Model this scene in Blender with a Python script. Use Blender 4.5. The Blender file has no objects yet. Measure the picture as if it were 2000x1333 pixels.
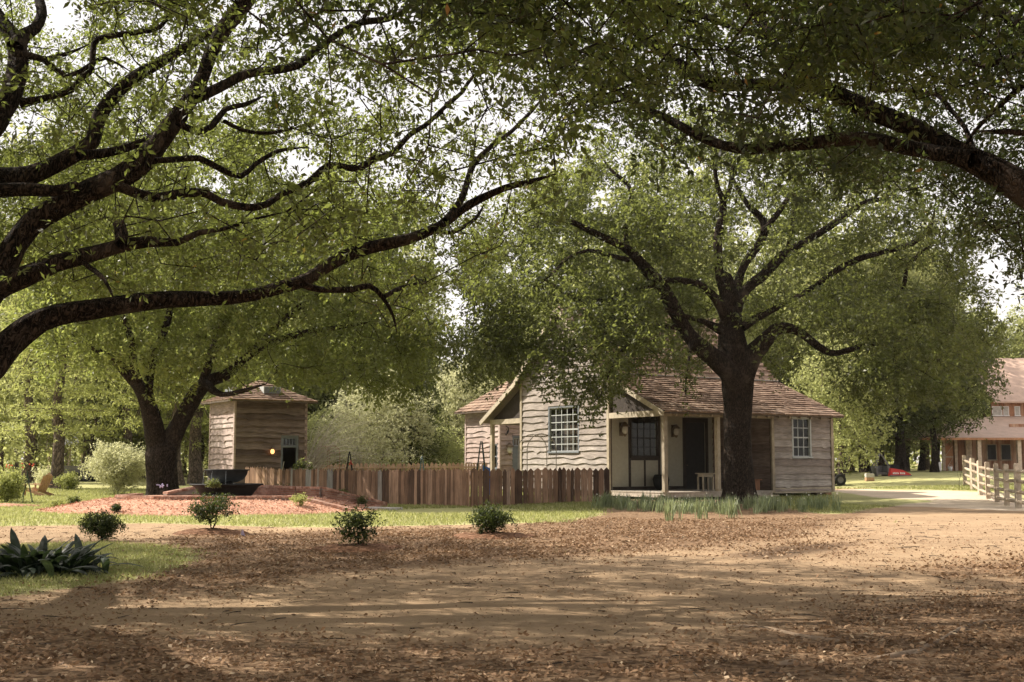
import bpy, math, random
import numpy as np
from mathutils import Vector, Matrix
SC = bpy.context.scene
COL = SC.collection
R = math.radians
rng = np.random.default_rng(7)
random.seed(7)

# ---------------------------------------------------------------- camera, sky, sun, exposure
F = 2389.0                      # focal length in photograph pixels (photo 2000 x 1333)
HCAM = 1.5
TH = math.atan(238.5 / F)
cam = bpy.data.cameras.new('camera')
cam.lens = F / 2000 * 36
cam.sensor_width = 36
cam.clip_end = 3000
camo = bpy.data.objects.new('camera', cam)
camo.location = (0, 0, HCAM)
camo.rotation_euler = (R(90) + TH, 0, 0)
COL.objects.link(camo)
SC.camera = camo

SUN_EL = R(42)
SUN_H = Vector((-0.92, 0.39)).normalized()
SUN_AZ = math.atan2(SUN_H.x, SUN_H.y)
w = bpy.data.worlds.new('World')
SC.world = w
w.use_nodes = True
nt = w.node_tree
bg = nt.nodes['Background']
sky = nt.nodes.new('ShaderNodeTexSky')
sky.sky_type = 'NISHITA'
sky.sun_disc = False
sky.sun_elevation = SUN_EL
sky.sun_rotation = SUN_AZ
sky.dust_density = 2.0
sky.ozone_density = 0.6
sky.air_density = 1.0
# thin bright high cloud over the whole sky, whitest towards the horizon
mx = nt.nodes.new('ShaderNodeMix'); mx.data_type = 'RGBA'
mx.inputs[0].default_value = .85
nt.links.new(sky.outputs[0], mx.inputs[6]); mx.inputs[7].default_value = (4.05, 3.7, 3.5, 1)
nt.links.new(mx.outputs[2], bg.inputs[0])
bg.inputs[1].default_value = 0.15
sl = bpy.data.lights.new('sun', 'SUN')
sl.energy = 5.0
sl.angle = R(0.5)
sl.color = (1.0, 0.91, 0.79)
slo = bpy.data.objects.new('sun', sl)
sd = Vector((SUN_H.x * math.cos(SUN_EL), SUN_H.y * math.cos(SUN_EL), math.sin(SUN_EL)))
slo.rotation_euler = sd.to_track_quat('Z', 'Y').to_euler()
slo.location = (-30, -20, 40)
COL.objects.link(slo)
SC.view_settings.view_transform = 'Standard'
SC.view_settings.look = 'None'
SC.view_settings.gamma = 1
SC.view_settings.exposure = 1.0
SC.cycles.max_bounces = 6
SC.cycles.diffuse_bounces = 2
SC.cycles.glossy_bounces = 2
SC.cycles.transmission_bounces = 4
SC.cycles.transparent_max_bounces = 8
SC.cycles.caustics_reflective = False
SC.cycles.caustics_refractive = False

# ---------------------------------------------------------------- helpers
def S(x):
    x = np.clip(x, 0, 1)
    return x * x * (3 - 2 * x)

def gz(x, y):
    x = np.asarray(x, float); y = np.asarray(y, float)
    z = 0.32 * S((y - 45) / 28) + 0.62 * S((y - 48) / 34) * S((x - 13) / 14)
    z = z + 0.018 * np.sin(x * 0.9 + 1.3 * np.sin(y * 0.37)) * np.cos(y * 0.7 + 0.5 * x) + 0.03 * np.sin(x * .23 + 1) * np.sin(y * .31)
    return z

def ray(px, py):
    u = (px - 1000) / F; v = (666.5 - py) / F
    return Vector((u, math.cos(TH) - v * math.sin(TH), math.sin(TH) + v * math.cos(TH)))

def P(px, py, d):
    r = ray(px, py)
    return Vector((0, 0, HCAM)) + r * (d / r.y)

def G(px, py):
    """ground point seen at a photograph pixel"""
    z = 0.0
    for _ in range(25):
        r = ray(px, py)
        k = (z - HCAM) / r.z if r.z < -1e-4 else 160
        k = min(max(k, 0), 160)
        p = Vector((0, 0, HCAM)) + r * k
        z = 0.5 * z + 0.5 * float(gz(p.x, p.y))
    return Vector((p.x, p.y, float(gz(p.x, p.y))))

def proj(X):
    X = np.asarray(X, float)
    c, s = math.cos(TH), math.sin(TH)
    dz = X[:, 2] - HCAM
    dep = X[:, 1] * c + dz * s
    up = -X[:, 1] * s + dz * c
    dep = np.maximum(dep, 0.05)
    return 1000 + F * X[:, 0] / dep, 666.5 - F * up / dep, dep

def gpt(px, d):
    """ground point on the vertical plane at distance d, in photo column px"""
    x = (px - 1000) / F * d
    return Vector((x, d, float(gz(x, d))))

def tag(o, label=None, cat=None, group=None, kind=None):
    if label: o['label'] = label
    if cat: o['category'] = cat
    if group: o['group'] = group
    if kind: o['kind'] = kind
    return o

def empty(name, loc, label, cat, group=None, rz=0.0):
    o = bpy.data.objects.new(name, None)
    o.location = loc
    o.rotation_euler = (0, 0, rz)
    o.empty_display_size = 0.3
    COL.objects.link(o)
    return tag(o, label, cat, group)

def link(name, me, parent=None, loc=None):
    o = bpy.data.objects.new(name, me)
    if parent is not None: o.parent = parent
    if loc is not None: o.location = loc
    COL.objects.link(o)
    return o

def np_mesh(name, V, Fq, mat, tint=None, smooth=False):
    """mesh from numpy arrays; Fq is (n,4) or (n,3)"""
    me = bpy.data.meshes.new(name)
    V = np.ascontiguousarray(V, np.float32); Fq = np.ascontiguousarray(Fq, np.int32)
    n, k = Fq.shape
    me.vertices.add(len(V)); me.vertices.foreach_set('co', V.ravel())
    me.loops.add(n * k); me.loops.foreach_set('vertex_index', Fq.ravel())
    me.polygons.add(n)
    me.polygons.foreach_set('loop_start', np.arange(0, n * k, k, dtype=np.int32))
    if smooth: me.polygons.foreach_set('use_smooth', np.ones(n, bool))
    if tint is not None:
        a = me.attributes.new('tint', 'FLOAT', 'POINT')
        a.data.foreach_set('value', np.ascontiguousarray(tint, np.float32))
    me.update(calc_edges=True)
    me.materials.append(mat)
    return me

class MB:
    def __init__(s): s.v = []; s.f = []; s.t = []
    def add(s, vs, fs, t=0.5):
        b = len(s.v)
        s.v += [tuple(v) for v in vs]; s.f += [tuple(b + i for i in f) for f in fs]
        s.t += ([t] * len(vs)) if not hasattr(t, '__len__') else list(t)
        return s
    def box(s, c, size, t=0.5, M=None):
        hx, hy, hz = size[0] / 2, size[1] / 2, size[2] / 2
        vs = [Vector((x, y, z)) for x in (-hx, hx) for y in (-hy, hy) for z in (-hz, hz)]
        if M is not None: vs = [M @ v for v in vs]
        vs = [v + Vector(c) for v in vs]
        return s.add(vs, [(0, 1, 3, 2), (4, 6, 7, 5), (0, 4, 5, 1), (2, 3, 7, 6), (0, 2, 6, 4), (1, 5, 7, 3)], t)
    def bx(s, x0, x1, y0, y1, z0, z1, t=0.5):
        return s.box(((x0 + x1) / 2, (y0 + y1) / 2, (z0 + z1) / 2), (x1 - x0, y1 - y0, z1 - z0), t)
    def beam(s, a, b, w, h, t=0.5, up=(0, 0, 1)):
        a = Vector(a); b = Vector(b); d = (b - a); L = d.length; d.normalize()
        u = Vector(up)
        if abs(d.dot(u)) > .98: u = Vector((1, 0, 0))
        x = d.cross(u).normalized(); z = x.cross(d)
        M = Matrix((x, d, z)).transposed()
        return s.box((a + b) / 2, (w, L, h), t, M)
    def tube(s, pts, rad, n=6, t=0.5, cap=True):
        pts = [Vector(p) for p in pts]
        if not hasattr(rad, '__len__'): rad = [rad] * len(pts)
        vs = []; fs = []; x = None
        for i, p in enumerate(pts):
            d = (pts[min(i + 1, len(pts) - 1)] - pts[max(i - 1, 0)]).normalized()
            if x is None:
                a = Vector((0, 0, 1)) if abs(d.z) < .9 else Vector((1, 0, 0))
                x = d.cross(a).normalized()
            else:
                x = (x - d * x.dot(d)).normalized()
            y = d.cross(x)
            for k in range(n):
                an = 2 * math.pi * k / n
                vs.append(p + (x * math.cos(an) + y * math.sin(an)) * rad[i])
        for i in range(len(pts) - 1):
            for k in range(n):
                a = i * n + k; b = i * n + (k + 1) % n
                fs.append((a, b, b + n, a + n))
        if cap:
            fs.append(tuple(range(n - 1, -1, -1))); fs.append(tuple(range((len(pts) - 1) * n, len(pts) * n)))
        return s.add(vs, fs, t)
    def lathe(s, prof, c=(0, 0, 0), n=28, t=0.5):
        c = Vector(c); vs = []; fs = []
        for r, z in prof:
            for k in range(n):
                a = 2 * math.pi * k / n
                vs.append(c + Vector((r * math.cos(a), r * math.sin(a), z)))
        for i in range(len(prof) - 1):
            for k in range(n):
                a = i * n + k; b = i * n + (k + 1) % n
                fs.append((a, b, b + n, a + n))
        return s.add(vs, fs, t)
    def prism(s, poly, a, b, t=0.5):
        """poly: list of points (Vector); extruded from offset a to offset b (Vectors)"""
        n = len(poly)
        vs = [Vector(p) + Vector(a) for p in poly] + [Vector(p) + Vector(b) for p in poly]
        fs = [tuple(range(n)), tuple(range(2 * n - 1, n - 1, -1))] + [(i, i + n, (i + 1) % n + n, (i + 1) % n) for i in range(n)]
        return s.add(vs, fs, t)
    def build(s, name, mat, parent=None, org=None, smooth=False, loc=None):
        """org: the world position that becomes the object's own origin (vertices were written in world space)"""
        me = bpy.data.meshes.new(name)
        v = s.v
        if org is not None: v = [(a - org[0], b - org[1], c - org[2]) for a, b, c in v]
        me.from_pydata(v, [], s.f)
        a = me.attributes.new('tint', 'FLOAT', 'POINT')
        a.data.foreach_set('value', s.t)
        if smooth: me.polygons.foreach_set('use_smooth', [True] * len(me.polygons))
        me.materials.append(mat); me.update()
        import bmesh
        bm = bmesh.new(); bm.from_mesh(me); bmesh.ops.recalc_face_normals(bm, faces=bm.faces); bm.to_mesh(me); bm.free()
        return link(name, me, parent, loc)

# ---------------------------------------------------------------- materials
def new_mat(name):
    m = bpy.data.materials.new(name); m.use_nodes = True
    t = m.node_tree
    return m, t, t.nodes['Principled BSDF']
def N(t, ty, **kw):
    n = t.nodes.new(ty)
    for k, v in kw.items():
        if k in n.inputs.keys(): n.inputs[k].default_value = v
        else: setattr(n, k, v)
    return n
def ramp(t, stops, fac=None):
    n = t.nodes.new('ShaderNodeValToRGB')
    e = n.color_ramp.elements
    while len(e) < len(stops): e.new(0.5)
    for i, (p, c) in enumerate(stops):
        e[i].position = p; e[i].color = (*c, 1)
    if fac is not None: t.links.new(fac, n.inputs[0])
    return n
def mixc(t, a, b, fac, mode='MIX'):
    n = t.nodes.new('ShaderNodeMix'); n.data_type = 'RGBA'; n.blend_type = mode
    for i, s in ((0, fac), (6, a), (7, b)):
        if isinstance(s, (int, float)): n.inputs[i].default_value = s
        elif isinstance(s, tuple): n.inputs[i].default_value = (*s, 1)
        else: t.links.new(s, n.inputs[i])
    return n.outputs[2]
def math_(t, op, a, b=0.5, clamp=False):
    n = t.nodes.new('ShaderNodeMath'); n.operation = op; n.use_clamp = clamp
    for i, s in ((0, a), (1, b)):
        if isinstance(s, (int, float)): n.inputs[i].default_value = s
        else: t.links.new(s, n.inputs[i])
    return n.outputs[0]
def coords(t, scale=(1, 1, 1), kind='Object'):
    tc = t.nodes.new('ShaderNodeTexCoord'); mp = t.nodes.new('ShaderNodeMapping')
    mp.inputs['Scale'].default_value = scale
    t.links.new(tc.outputs[kind], mp.inputs[0])
    return mp.outputs[0]
def noise(t, co, scale, detail=4, rough=.6):
    n = N(t, 'ShaderNodeTexNoise', Scale=scale, Detail=detail, Roughness=rough)
    t.links.new(co, n.inputs['Vector'])
    return n.outputs[0]
def attr(t, name='tint'):
    n = t.nodes.new('ShaderNodeAttribute'); n.attribute_name = name
    return n.outputs['Fac']
def bump(t, b, h, strength=.4, dist=.02):
    n = N(t, 'ShaderNodeBump', Strength=strength, Distance=dist)
    t.links.new(h, n.inputs['Height']); t.links.new(n.outputs[0], b.inputs['Normal'])

def mat_plain(name, c, rough=.7, metal=0, var=.25, scale=6, spec=.3, bmp=.15):
    m, t, b = new_mat(name)
    n = noise(t, coords(t), scale, 5)
    c0 = tuple(x * (1 - var) for x in c); c1 = tuple(min(1, x * (1 + var)) for x in c)
    r = ramp(t, [(.3, c0), (.7, c1)], n)
    t.links.new(r.outputs[0], b.inputs['Base Color'])
    b.inputs['Roughness'].default_value = rough; b.inputs['Metallic'].default_value = metal
    b.inputs['Specular IOR Level'].default_value = spec
    if bmp: bump(t, b, n, bmp, .02)
    return m
def mat_tint(name, stops, grain=(1, 1, 14), gscale=2.2, gamt=.55, rough=.85, bmp=.35, spec=.2, blot=.5):
    """tint attribute picks the piece's colour; stretched noise draws the grain"""
    m, t, b = new_mat(name)
    r = ramp(t, stops, attr(t))
    g = noise(t, coords(t, grain), gscale, 6, .65)
    g2 = noise(t, coords(t), 1.3, 4, .6)
    gr = ramp(t, [(.28, (1 - gamt,) * 3), (.72, (1 + gamt * .35,) * 3)], g)
    bl = ramp(t, [(.3, (1 - blot * .6,) * 3), (.65, (1.08,) * 3)], g2)
    c = mixc(t, r.outputs[0], gr.outputs[0], 1.0, 'MULTIPLY')
    c = mixc(t, c, bl.outputs[0], 1.0, 'MULTIPLY')
    t.links.new(c, b.inputs['Base Color'])
    b.inputs['Roughness'].default_value = rough; b.inputs['Specular IOR Level'].default_value = spec
    bump(t, b, g, bmp, .015)
    return m
def mat_leaf(name, stops, trans, tmix=.45, rough=.45, spec=.35):
    m, t, b = new_mat(name)
    r = ramp(t, stops, attr(t))
    t.links.new(r.outputs[0], b.inputs['Base Color'])
    b.inputs['Roughness'].default_value = rough; b.inputs['Specular IOR Level'].default_value = spec
    tr = t.nodes.new('ShaderNodeBsdfTranslucent')
    tc = mixc(t, r.outputs[0], trans, .75)
    t.links.new(tc, tr.inputs[0])
    mx = t.nodes.new('ShaderNodeMixShader'); mx.inputs[0].default_value = tmix
    t.links.new(b.outputs[0], mx.inputs[1]); t.links.new(tr.outputs[0], mx.inputs[2])
    t.links.new(mx.outputs[0], t.nodes['Material Output'].inputs[0])
    return m
def mat_bark(name, c0, c1, scale=5):
    m, t, b = new_mat(name)
    co = coords(t)
    n = noise(t, co, scale, 8, .7)
    v = N(t, 'ShaderNodeTexVoronoi', Scale=scale * 2.2); v.feature = 'DISTANCE_TO_EDGE'
    mp = coords(t, (1, 1, .35)); n2 = noise(t, mp, scale * .6, 3)
    ad = t.nodes.new('ShaderNodeVectorMath'); ad.operation = 'ADD'
    t.links.new(mp, ad.inputs[0]); t.links.new(n2, ad.inputs[1]); t.links.new(ad.outputs[0], v.inputs['Vector'])
    h = math_(t, 'MULTIPLY', ramp(t, [(0, (0,) * 3), (.25, (1,) * 3)], v.outputs[0]).outputs[0], n)
    r = ramp(t, [(.05, c0), (.6, c1)], h)
    li = noise(t, co, 1.1, 5, .7)
    c = mixc(t, r.outputs[0], tuple(x * 1.5 + .02 for x in c1), ramp(t, [(.54, (0,) * 3), (.70, (.75,) * 3)], li).outputs[0])
    t.links.new(c, b.inputs['Base Color'])
    b.inputs['Roughness'].default_value = .95; b.inputs['Specular IOR Level'].default_value = .1
    bump(t, b, h, .9, .05)
    return m
def mat_glass(name):
    m, t, b = new_mat(name)
    gl = N(t, 'ShaderNodeBsdfGlossy', Roughness=.02); gl.inputs[0].default_value = (.62, .64, .62, 1)
    tr = t.nodes.new('ShaderNodeBsdfTransparent'); tr.inputs[0].default_value = (.8, .85, .8, 1)
    lw = N(t, 'ShaderNodeLayerWeight', Blend=.5)
    fr = math_(t, 'ADD', math_(t, 'MULTIPLY', math_(t, 'POWER', lw.outputs['Facing'], 4.0), .5), .04)
    mx = t.nodes.new('ShaderNodeMixShader')
    t.links.new(fr, mx.inputs[0]); t.links.new(tr.outputs[0], mx.inputs[1]); t.links.new(gl.outputs[0], mx.inputs[2])
    t.links.new(mx.outputs[0], t.nodes['Material Output'].inputs[0])
    return m

M = {}
M['bark'] = mat_bark('oak_bark', (.005, .004, .003), (.078, .056, .041), 7)
M['bark_pale'] = mat_bark('pale_bark', (.05, .04, .03), (.20, .155, .12), 4)
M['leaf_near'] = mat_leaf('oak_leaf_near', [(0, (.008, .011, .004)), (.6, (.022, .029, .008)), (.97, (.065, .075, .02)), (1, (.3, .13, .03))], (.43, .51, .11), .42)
M['leaf_near_shaded'] = mat_leaf('oak_leaf_shaded', [(0, (.006, .008, .003)), (.6, (.015, .019, .006)), (.97, (.05, .058, .016)), (1, (.3, .13, .03))], (.24, .32, .075), .31)  # darker copy of the near leaf, thick canopy's shade put into its colour
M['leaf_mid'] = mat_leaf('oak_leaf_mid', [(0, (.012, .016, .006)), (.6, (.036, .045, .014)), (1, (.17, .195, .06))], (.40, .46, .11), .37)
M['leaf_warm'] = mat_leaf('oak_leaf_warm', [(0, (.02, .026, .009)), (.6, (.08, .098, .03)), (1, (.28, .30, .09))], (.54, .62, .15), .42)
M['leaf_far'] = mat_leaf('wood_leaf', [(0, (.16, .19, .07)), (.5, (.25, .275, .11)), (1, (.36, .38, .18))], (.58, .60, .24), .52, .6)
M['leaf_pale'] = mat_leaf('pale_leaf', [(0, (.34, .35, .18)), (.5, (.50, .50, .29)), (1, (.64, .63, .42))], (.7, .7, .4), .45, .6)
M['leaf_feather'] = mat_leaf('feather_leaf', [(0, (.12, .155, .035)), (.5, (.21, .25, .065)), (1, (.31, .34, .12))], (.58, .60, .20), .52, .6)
M['leaf_dark'] = mat_leaf('shrub_leaf', [(0, (.012, .022, .010)), (.7, (.028, .045, .014)), (1, (.07, .09, .025))], (.16, .20, .04), .3, .55, .2)
M['leaf_broad'] = mat_leaf('broad_leaf', [(0, (.006, .012, .007)), (1, (.022, .038, .02))], (.08, .12, .04), .2, .45, .25)
M['leaf_blade'] = mat_leaf('blade_leaf', [(0, (.09, .125, .06)), (1, (.30, .345, .21))], (.40, .46, .2), .38)
M['grass'] = mat_leaf('grass_blade', [(0, (.10, .12, .026)), (.5, (.23, .245, .085)), (.8, (.42, .40, .21)), (1, (.56, .50, .33))], (.5, .52, .18), .42, .6)
M['litter'] = mat_leaf('dead_leaf', [(0, (.08, .046, .025)), (.5, (.25, .15, .082)), (.85, (.37, .245, .145)), (1, (.50, .38, .25))], (.30, .19, .10), .15, .65, .2)
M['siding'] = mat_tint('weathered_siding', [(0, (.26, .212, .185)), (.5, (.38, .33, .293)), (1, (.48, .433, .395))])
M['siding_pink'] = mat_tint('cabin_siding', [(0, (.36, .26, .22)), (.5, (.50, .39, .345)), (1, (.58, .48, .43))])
M['siding_brown_shaded'] = mat_tint('tower_siding_shaded', [(0, (.12, .085, .068)), (.5, (.23, .17, .138)), (1, (.33, .262, .22))])  # brown siding, darkened to carry the tower front's shade
M['shingle'] = mat_tint('cedar_shingle', [(0, (.16, .102, .071)), (.5, (.30, .203, .146)), (1, (.42, .305, .225))], (6, 6, 2), 2, .4)
M['trim'] = mat_tint('pale_trim', [(0, (.34, .28, .20)), (1, (.55, .48, .37))], (2, 2, 2), 3, .3)
M['soffit'] = mat_plain('dark_rafters', (.10, .075, .055))
M['plaster'] = mat_plain('plaster', (.37, .35, .275), .9, var=.08)
M['timber'] = mat_plain('dark_timber', (.045, .035, .028), .8)
M['darkdoor'] = mat_plain('dark_door', (.028, .026, .024), .6)
M['frame'] = mat_plain('grey_frame', (.17, .185, .20), .6, var=.12)
M['frame_pale'] = mat_plain('pale_frame', (.42, .44, .43), .6, var=.1)
M['glass'] = mat_glass('window_glass')
M['picket'] = mat_tint('picket_wood', [(0, (.085, .05, .034)), (.25, (.20, .118, .075)), (.6, (.34, .205, .133)), (.88, (.43, .275, .185)), (.95, (.34, .32, .29)), (1, (.36, .34, .31))], (12, 12, .9), 1.6, .6)
M['picket_sunlit'] = mat_tint('sunlit_picket', [(0, (.42, .27, .18)), (1, (.58, .41, .29))], (12, 12, .9), 1.6, .3)  # paler copy of the picket wood, the far run's sunlight put into its colour
M['rail'] = mat_tint('rail_wood', [(0, (.36, .28, .20)), (1, (.55, .47, .36))], (5, 5, 5), 2, .35)
M['barnwood'] = mat_tint('barn_board', [(0, (.34, .16, .09)), (.5, (.50, .27, .165)), (1, (.62, .41, .28))], (10, 10, .6), 1.5, .45)
M['barndoor'] = mat_tint('barn_door', [(0, (.58, .28, .15)), (1, (.66, .36, .22))], (10, 10, .6), 1.5, .25)
M['barnpost'] = mat_plain('barn_post', (.68, .54, .41), .8)
M['redroof'] = mat_plain('barn_roof', (.52, .37, .285), .6, var=.12, scale=2)
M['greyroof'] = mat_plain('metal_roof', (.42, .41, .41), .5, var=.1)
M['floorwood'] = mat_plain('porch_floor', (.42, .37, .31), .8)
M['iron'] = mat_plain('black_iron', (.010, .010, .010), .62, 0, .4, 9, .18)
M['rust'] = mat_plain('rusty_wire', (.30, .17, .10), .8)
M['wire'] = mat_plain('pale_wire', (.42, .37, .30), .7)
M['greenpaint'] = mat_plain('green_paint', (.035, .06, .045), .6)
M['bluegrey'] = mat_plain('blue_grey_paint', (.13, .18, .19), .6)
M['blue'] = mat_plain('blue_cloth', (.06, .17, .48), .8)
M['red'] = mat_plain('red_paint', (.55, .05, .045), .55, var=.12)
M['white'] = mat_plain('white_paint', (.75, .73, .70), .6, var=.08)
M['whiteflower'] = mat_plain('white_petal', (.75, .74, .62), .8, var=.08)
M['redflower'] = mat_plain('red_petal', (.55, .08, .03), .8)
M['lilac'] = mat_plain('lilac', (.42, .38, .55), .8)
M['brick'] = mat_tint('brick', [(0, (.24, .11, .075)), (.5, (.39, .21, .145)), (1, (.52, .34, .26))], (4, 4, 4), 3, .35)
M['mortar'] = mat_plain('mortar', (.30, .25, .21), .95)
M['chairwood'] = mat_plain('chair_wood', (.40, .24, .14), .75)
M['steel'] = mat_plain('weathered_steel', (.15, .145, .14), .6, .3)
M['tyre'] = mat_plain('tyre_rubber', (.02, .02, .02), .85)
M['copper'] = mat_plain('aged_copper', (.16, .12, .08), .5, .6)
M['lampglass'] = mat_plain('lamp_glass', (.5, .47, .40), .2, var=.05)
M['concrete'] = mat_plain('concrete', (.42, .40, .36), .9)
M['root'] = mat_plain('bare_root', (.24, .175, .12), .95)
M['moss'] = mat_plain('spanish_moss', (.26, .25, .20), .95)
M['water'] = None
m_, t_, b_ = new_mat('fountain_water'); b_.inputs['Base Color'].default_value = (.55, .6, .62, 1); b_.inputs['Roughness'].default_value = .08; M['water'] = m_
m_, t_, b_ = new_mat('flame_bulb')
b_.inputs['Base Color'].default_value = (.9, .5, .2, 1); b_.inputs['Emission Color'].default_value = (1, .42, .14, 1); b_.inputs['Emission Strength'].default_value = 1.4; M['bulb'] = m_

def mat_mulch(name, c0, c1, c2):
    m, t, b = new_mat(name)
    co = coords(t)
    v = N(t, 'ShaderNodeTexVoronoi', Scale=22.0); t.links.new(coords(t, (1, 1.6, 1)), v.inputs['Vector'])
    n = noise(t, co, 14, 6, .7); n2 = noise(t, co, .9, 4)
    sep = t.nodes.new('ShaderNodeSeparateColor'); t.links.new(v.outputs['Color'], sep.inputs[0])
    f = math_(t, 'ADD', math_(t, 'MULTIPLY', sep.outputs[0], .55), math_(t, 'MULTIPLY', n, .5))
    r = ramp(t, [(.2, c0), (.55, c1), (.9, c2)], f)
    c = mixc(t, r.outputs[0], ramp(t, [(.35, (.7,) * 3), (.65, (1.1,) * 3)], n2).outputs[0], 1.0, 'MULTIPLY')
    t.links.new(c, b.inputs['Base Color']); b.inputs['Roughness'].default_value = .95; b.inputs['Specular IOR Level'].default_value = .1
    bump(t, b, f, .8, .04)
    return m
M['mulch'] = mat_mulch('red_mulch', (.26, .12, .072), (.52, .275, .18), (.70, .49, .37))
M['mulch_brown'] = mat_mulch('brown_mulch', (.07, .035, .02), (.20, .105, .06), (.34, .20, .13))

# ---------------------------------------------------------------- ground
def axis(vals):
    out = []
    for a, b, s in vals: out += list(np.arange(a, b, s))
    return np.array(out + [vals[-1][1]])
gx = axis([(-500, -80, 30), (-80, -30, 4), (-30, -16, .8), (-16, 18, .22), (18, 34, .8), (34, 80, 4), (80, 500, 30)])
gy = axis([(-80, 0, 8), (0, 6, .6), (6, 60, .22), (60, 110, 1.0), (110, 200, 6), (200, 900, 50)])
GX, GY = np.meshgrid(gx, gy)
GZ = gz(GX, GY)
gv = np.stack([GX.ravel(), GY.ravel(), GZ.ravel()], 1)

def inpoly(x, y, poly):
    c = np.zeros(x.shape, bool)
    n = len(poly)
    for i in range(n):
        x0, y0 = poly[i]; x1, y1 = poly[(i + 1) % n]
        if y0 == y1: continue
        c ^= ((y0 > y) != (y1 > y)) & (x < (x1 - x0) * (y - y0) / (y1 - y0) + x0)
    return c
def gpoly(pts): return [(G(a, b).x, G(a, b).y) for a, b in pts]
GRASS = [gpoly([(-120, 1180), (0, 1165), (150, 1150), (290, 1125), (400, 1085), (330, 1068), (200, 1060), (0, 1066), (-200, 1080)]),
         gpoly([(-600, 1040), (0, 1028), (300, 1022), (560, 1030), (700, 1030), (880, 1026), (1100, 1022), (1165, 1008), (1200, 985), (1195, 972), (1000, 960), (900, 950), (700, 945), (300, 935), (-600, 935)]),
         gpoly([(1610, 1006), (1680, 998), (1760, 986), (1830, 978), (1700, 972), (1640, 960), (1500, 962), (1450, 975)]),
         gpoly([(1690, 958), (1760, 951), (1900, 953), (2100, 950), (2300, 985), (2050, 985), (1960, 968), (1870, 957)]),
         gpoly([(1620, 936), (1760, 925), (1880, 915), (2000, 935), (1800, 938)]),
         [(-300, 62), (40, 62), (60, 100), (300, 150), (300, 400), (-300, 400)]]
LITTER = [gpoly([(-300, 1420), (2300, 1420), (2300, 1150), (2000, 1150), (1700, 1180), (1500, 1215), (1300, 1262), (1000, 1270), (700, 1250), (300, 1250), (0, 1215), (-300, 1190)]),
          gpoly([(60, 1180), (290, 1130), (400, 1090), (320, 1062), (330, 1044), (700, 1036), (1180, 1025), (1500, 1012), (1640, 1022), (1560, 1045), (1300, 1075), (1050, 1090), (820, 1105), (600, 1125), (380, 1160), (150, 1200)]),
          gpoly([(1740, 1115), (2100, 1080), (2100, 1130), (1860, 1140)]),
          gpoly([(1440, 1085), (1560, 1058), (1680, 1058), (1640, 1075), (1560, 1092)])]
LITTER.append(gpoly([(1000, 1022), (1180, 1000), (1400, 985), (1640, 985), (1700, 1010), (1500, 1030), (1200, 1034)]))
GRAVEL = [gpoly([(1640, 985), (1800, 990), (2300, 1015), (2300, 965), (1900, 960), (1730, 955), (1620, 958)]),
          gpoly([(760, 1004), (1000, 1001), (1010, 994), (790, 995)]),
          gpoly([(1600, 950), (1760, 945), (2000, 945), (2000, 936), (1780, 935), (1620, 942)]),
          gpoly([(140, 952), (320, 950), (340, 942), (200, 938), (100, 943)])]
DARK_PATCH = [gpoly([(1405, 1090), (1500, 1068), (1620, 1062), (1720, 1052), (1620, 1078), (1520, 1094)])]  # streak of darker ground on the right
def maskof(polys, x, y):
    m = np.zeros(x.shape, bool)
    for p in polys: m |= inpoly(x, y, p)
    return m.astype(float)
def blur(m, k):
    for _ in range(k):
        m[1:-1, 1:-1] = (m[1:-1, 1:-1] * 2 + m[:-2, 1:-1] + m[2:, 1:-1] + m[1:-1, :-2] + m[1:-1, 2:]) / 6
    return m
gq = []
ny, nx = GX.shape
ii = np.arange(ny * nx).reshape(ny, nx)
gq = np.stack([ii[:-1, :-1].ravel(), ii[:-1, 1:].ravel(), ii[1:, 1:].ravel(), ii[1:, :-1].ravel()], 1)

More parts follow.
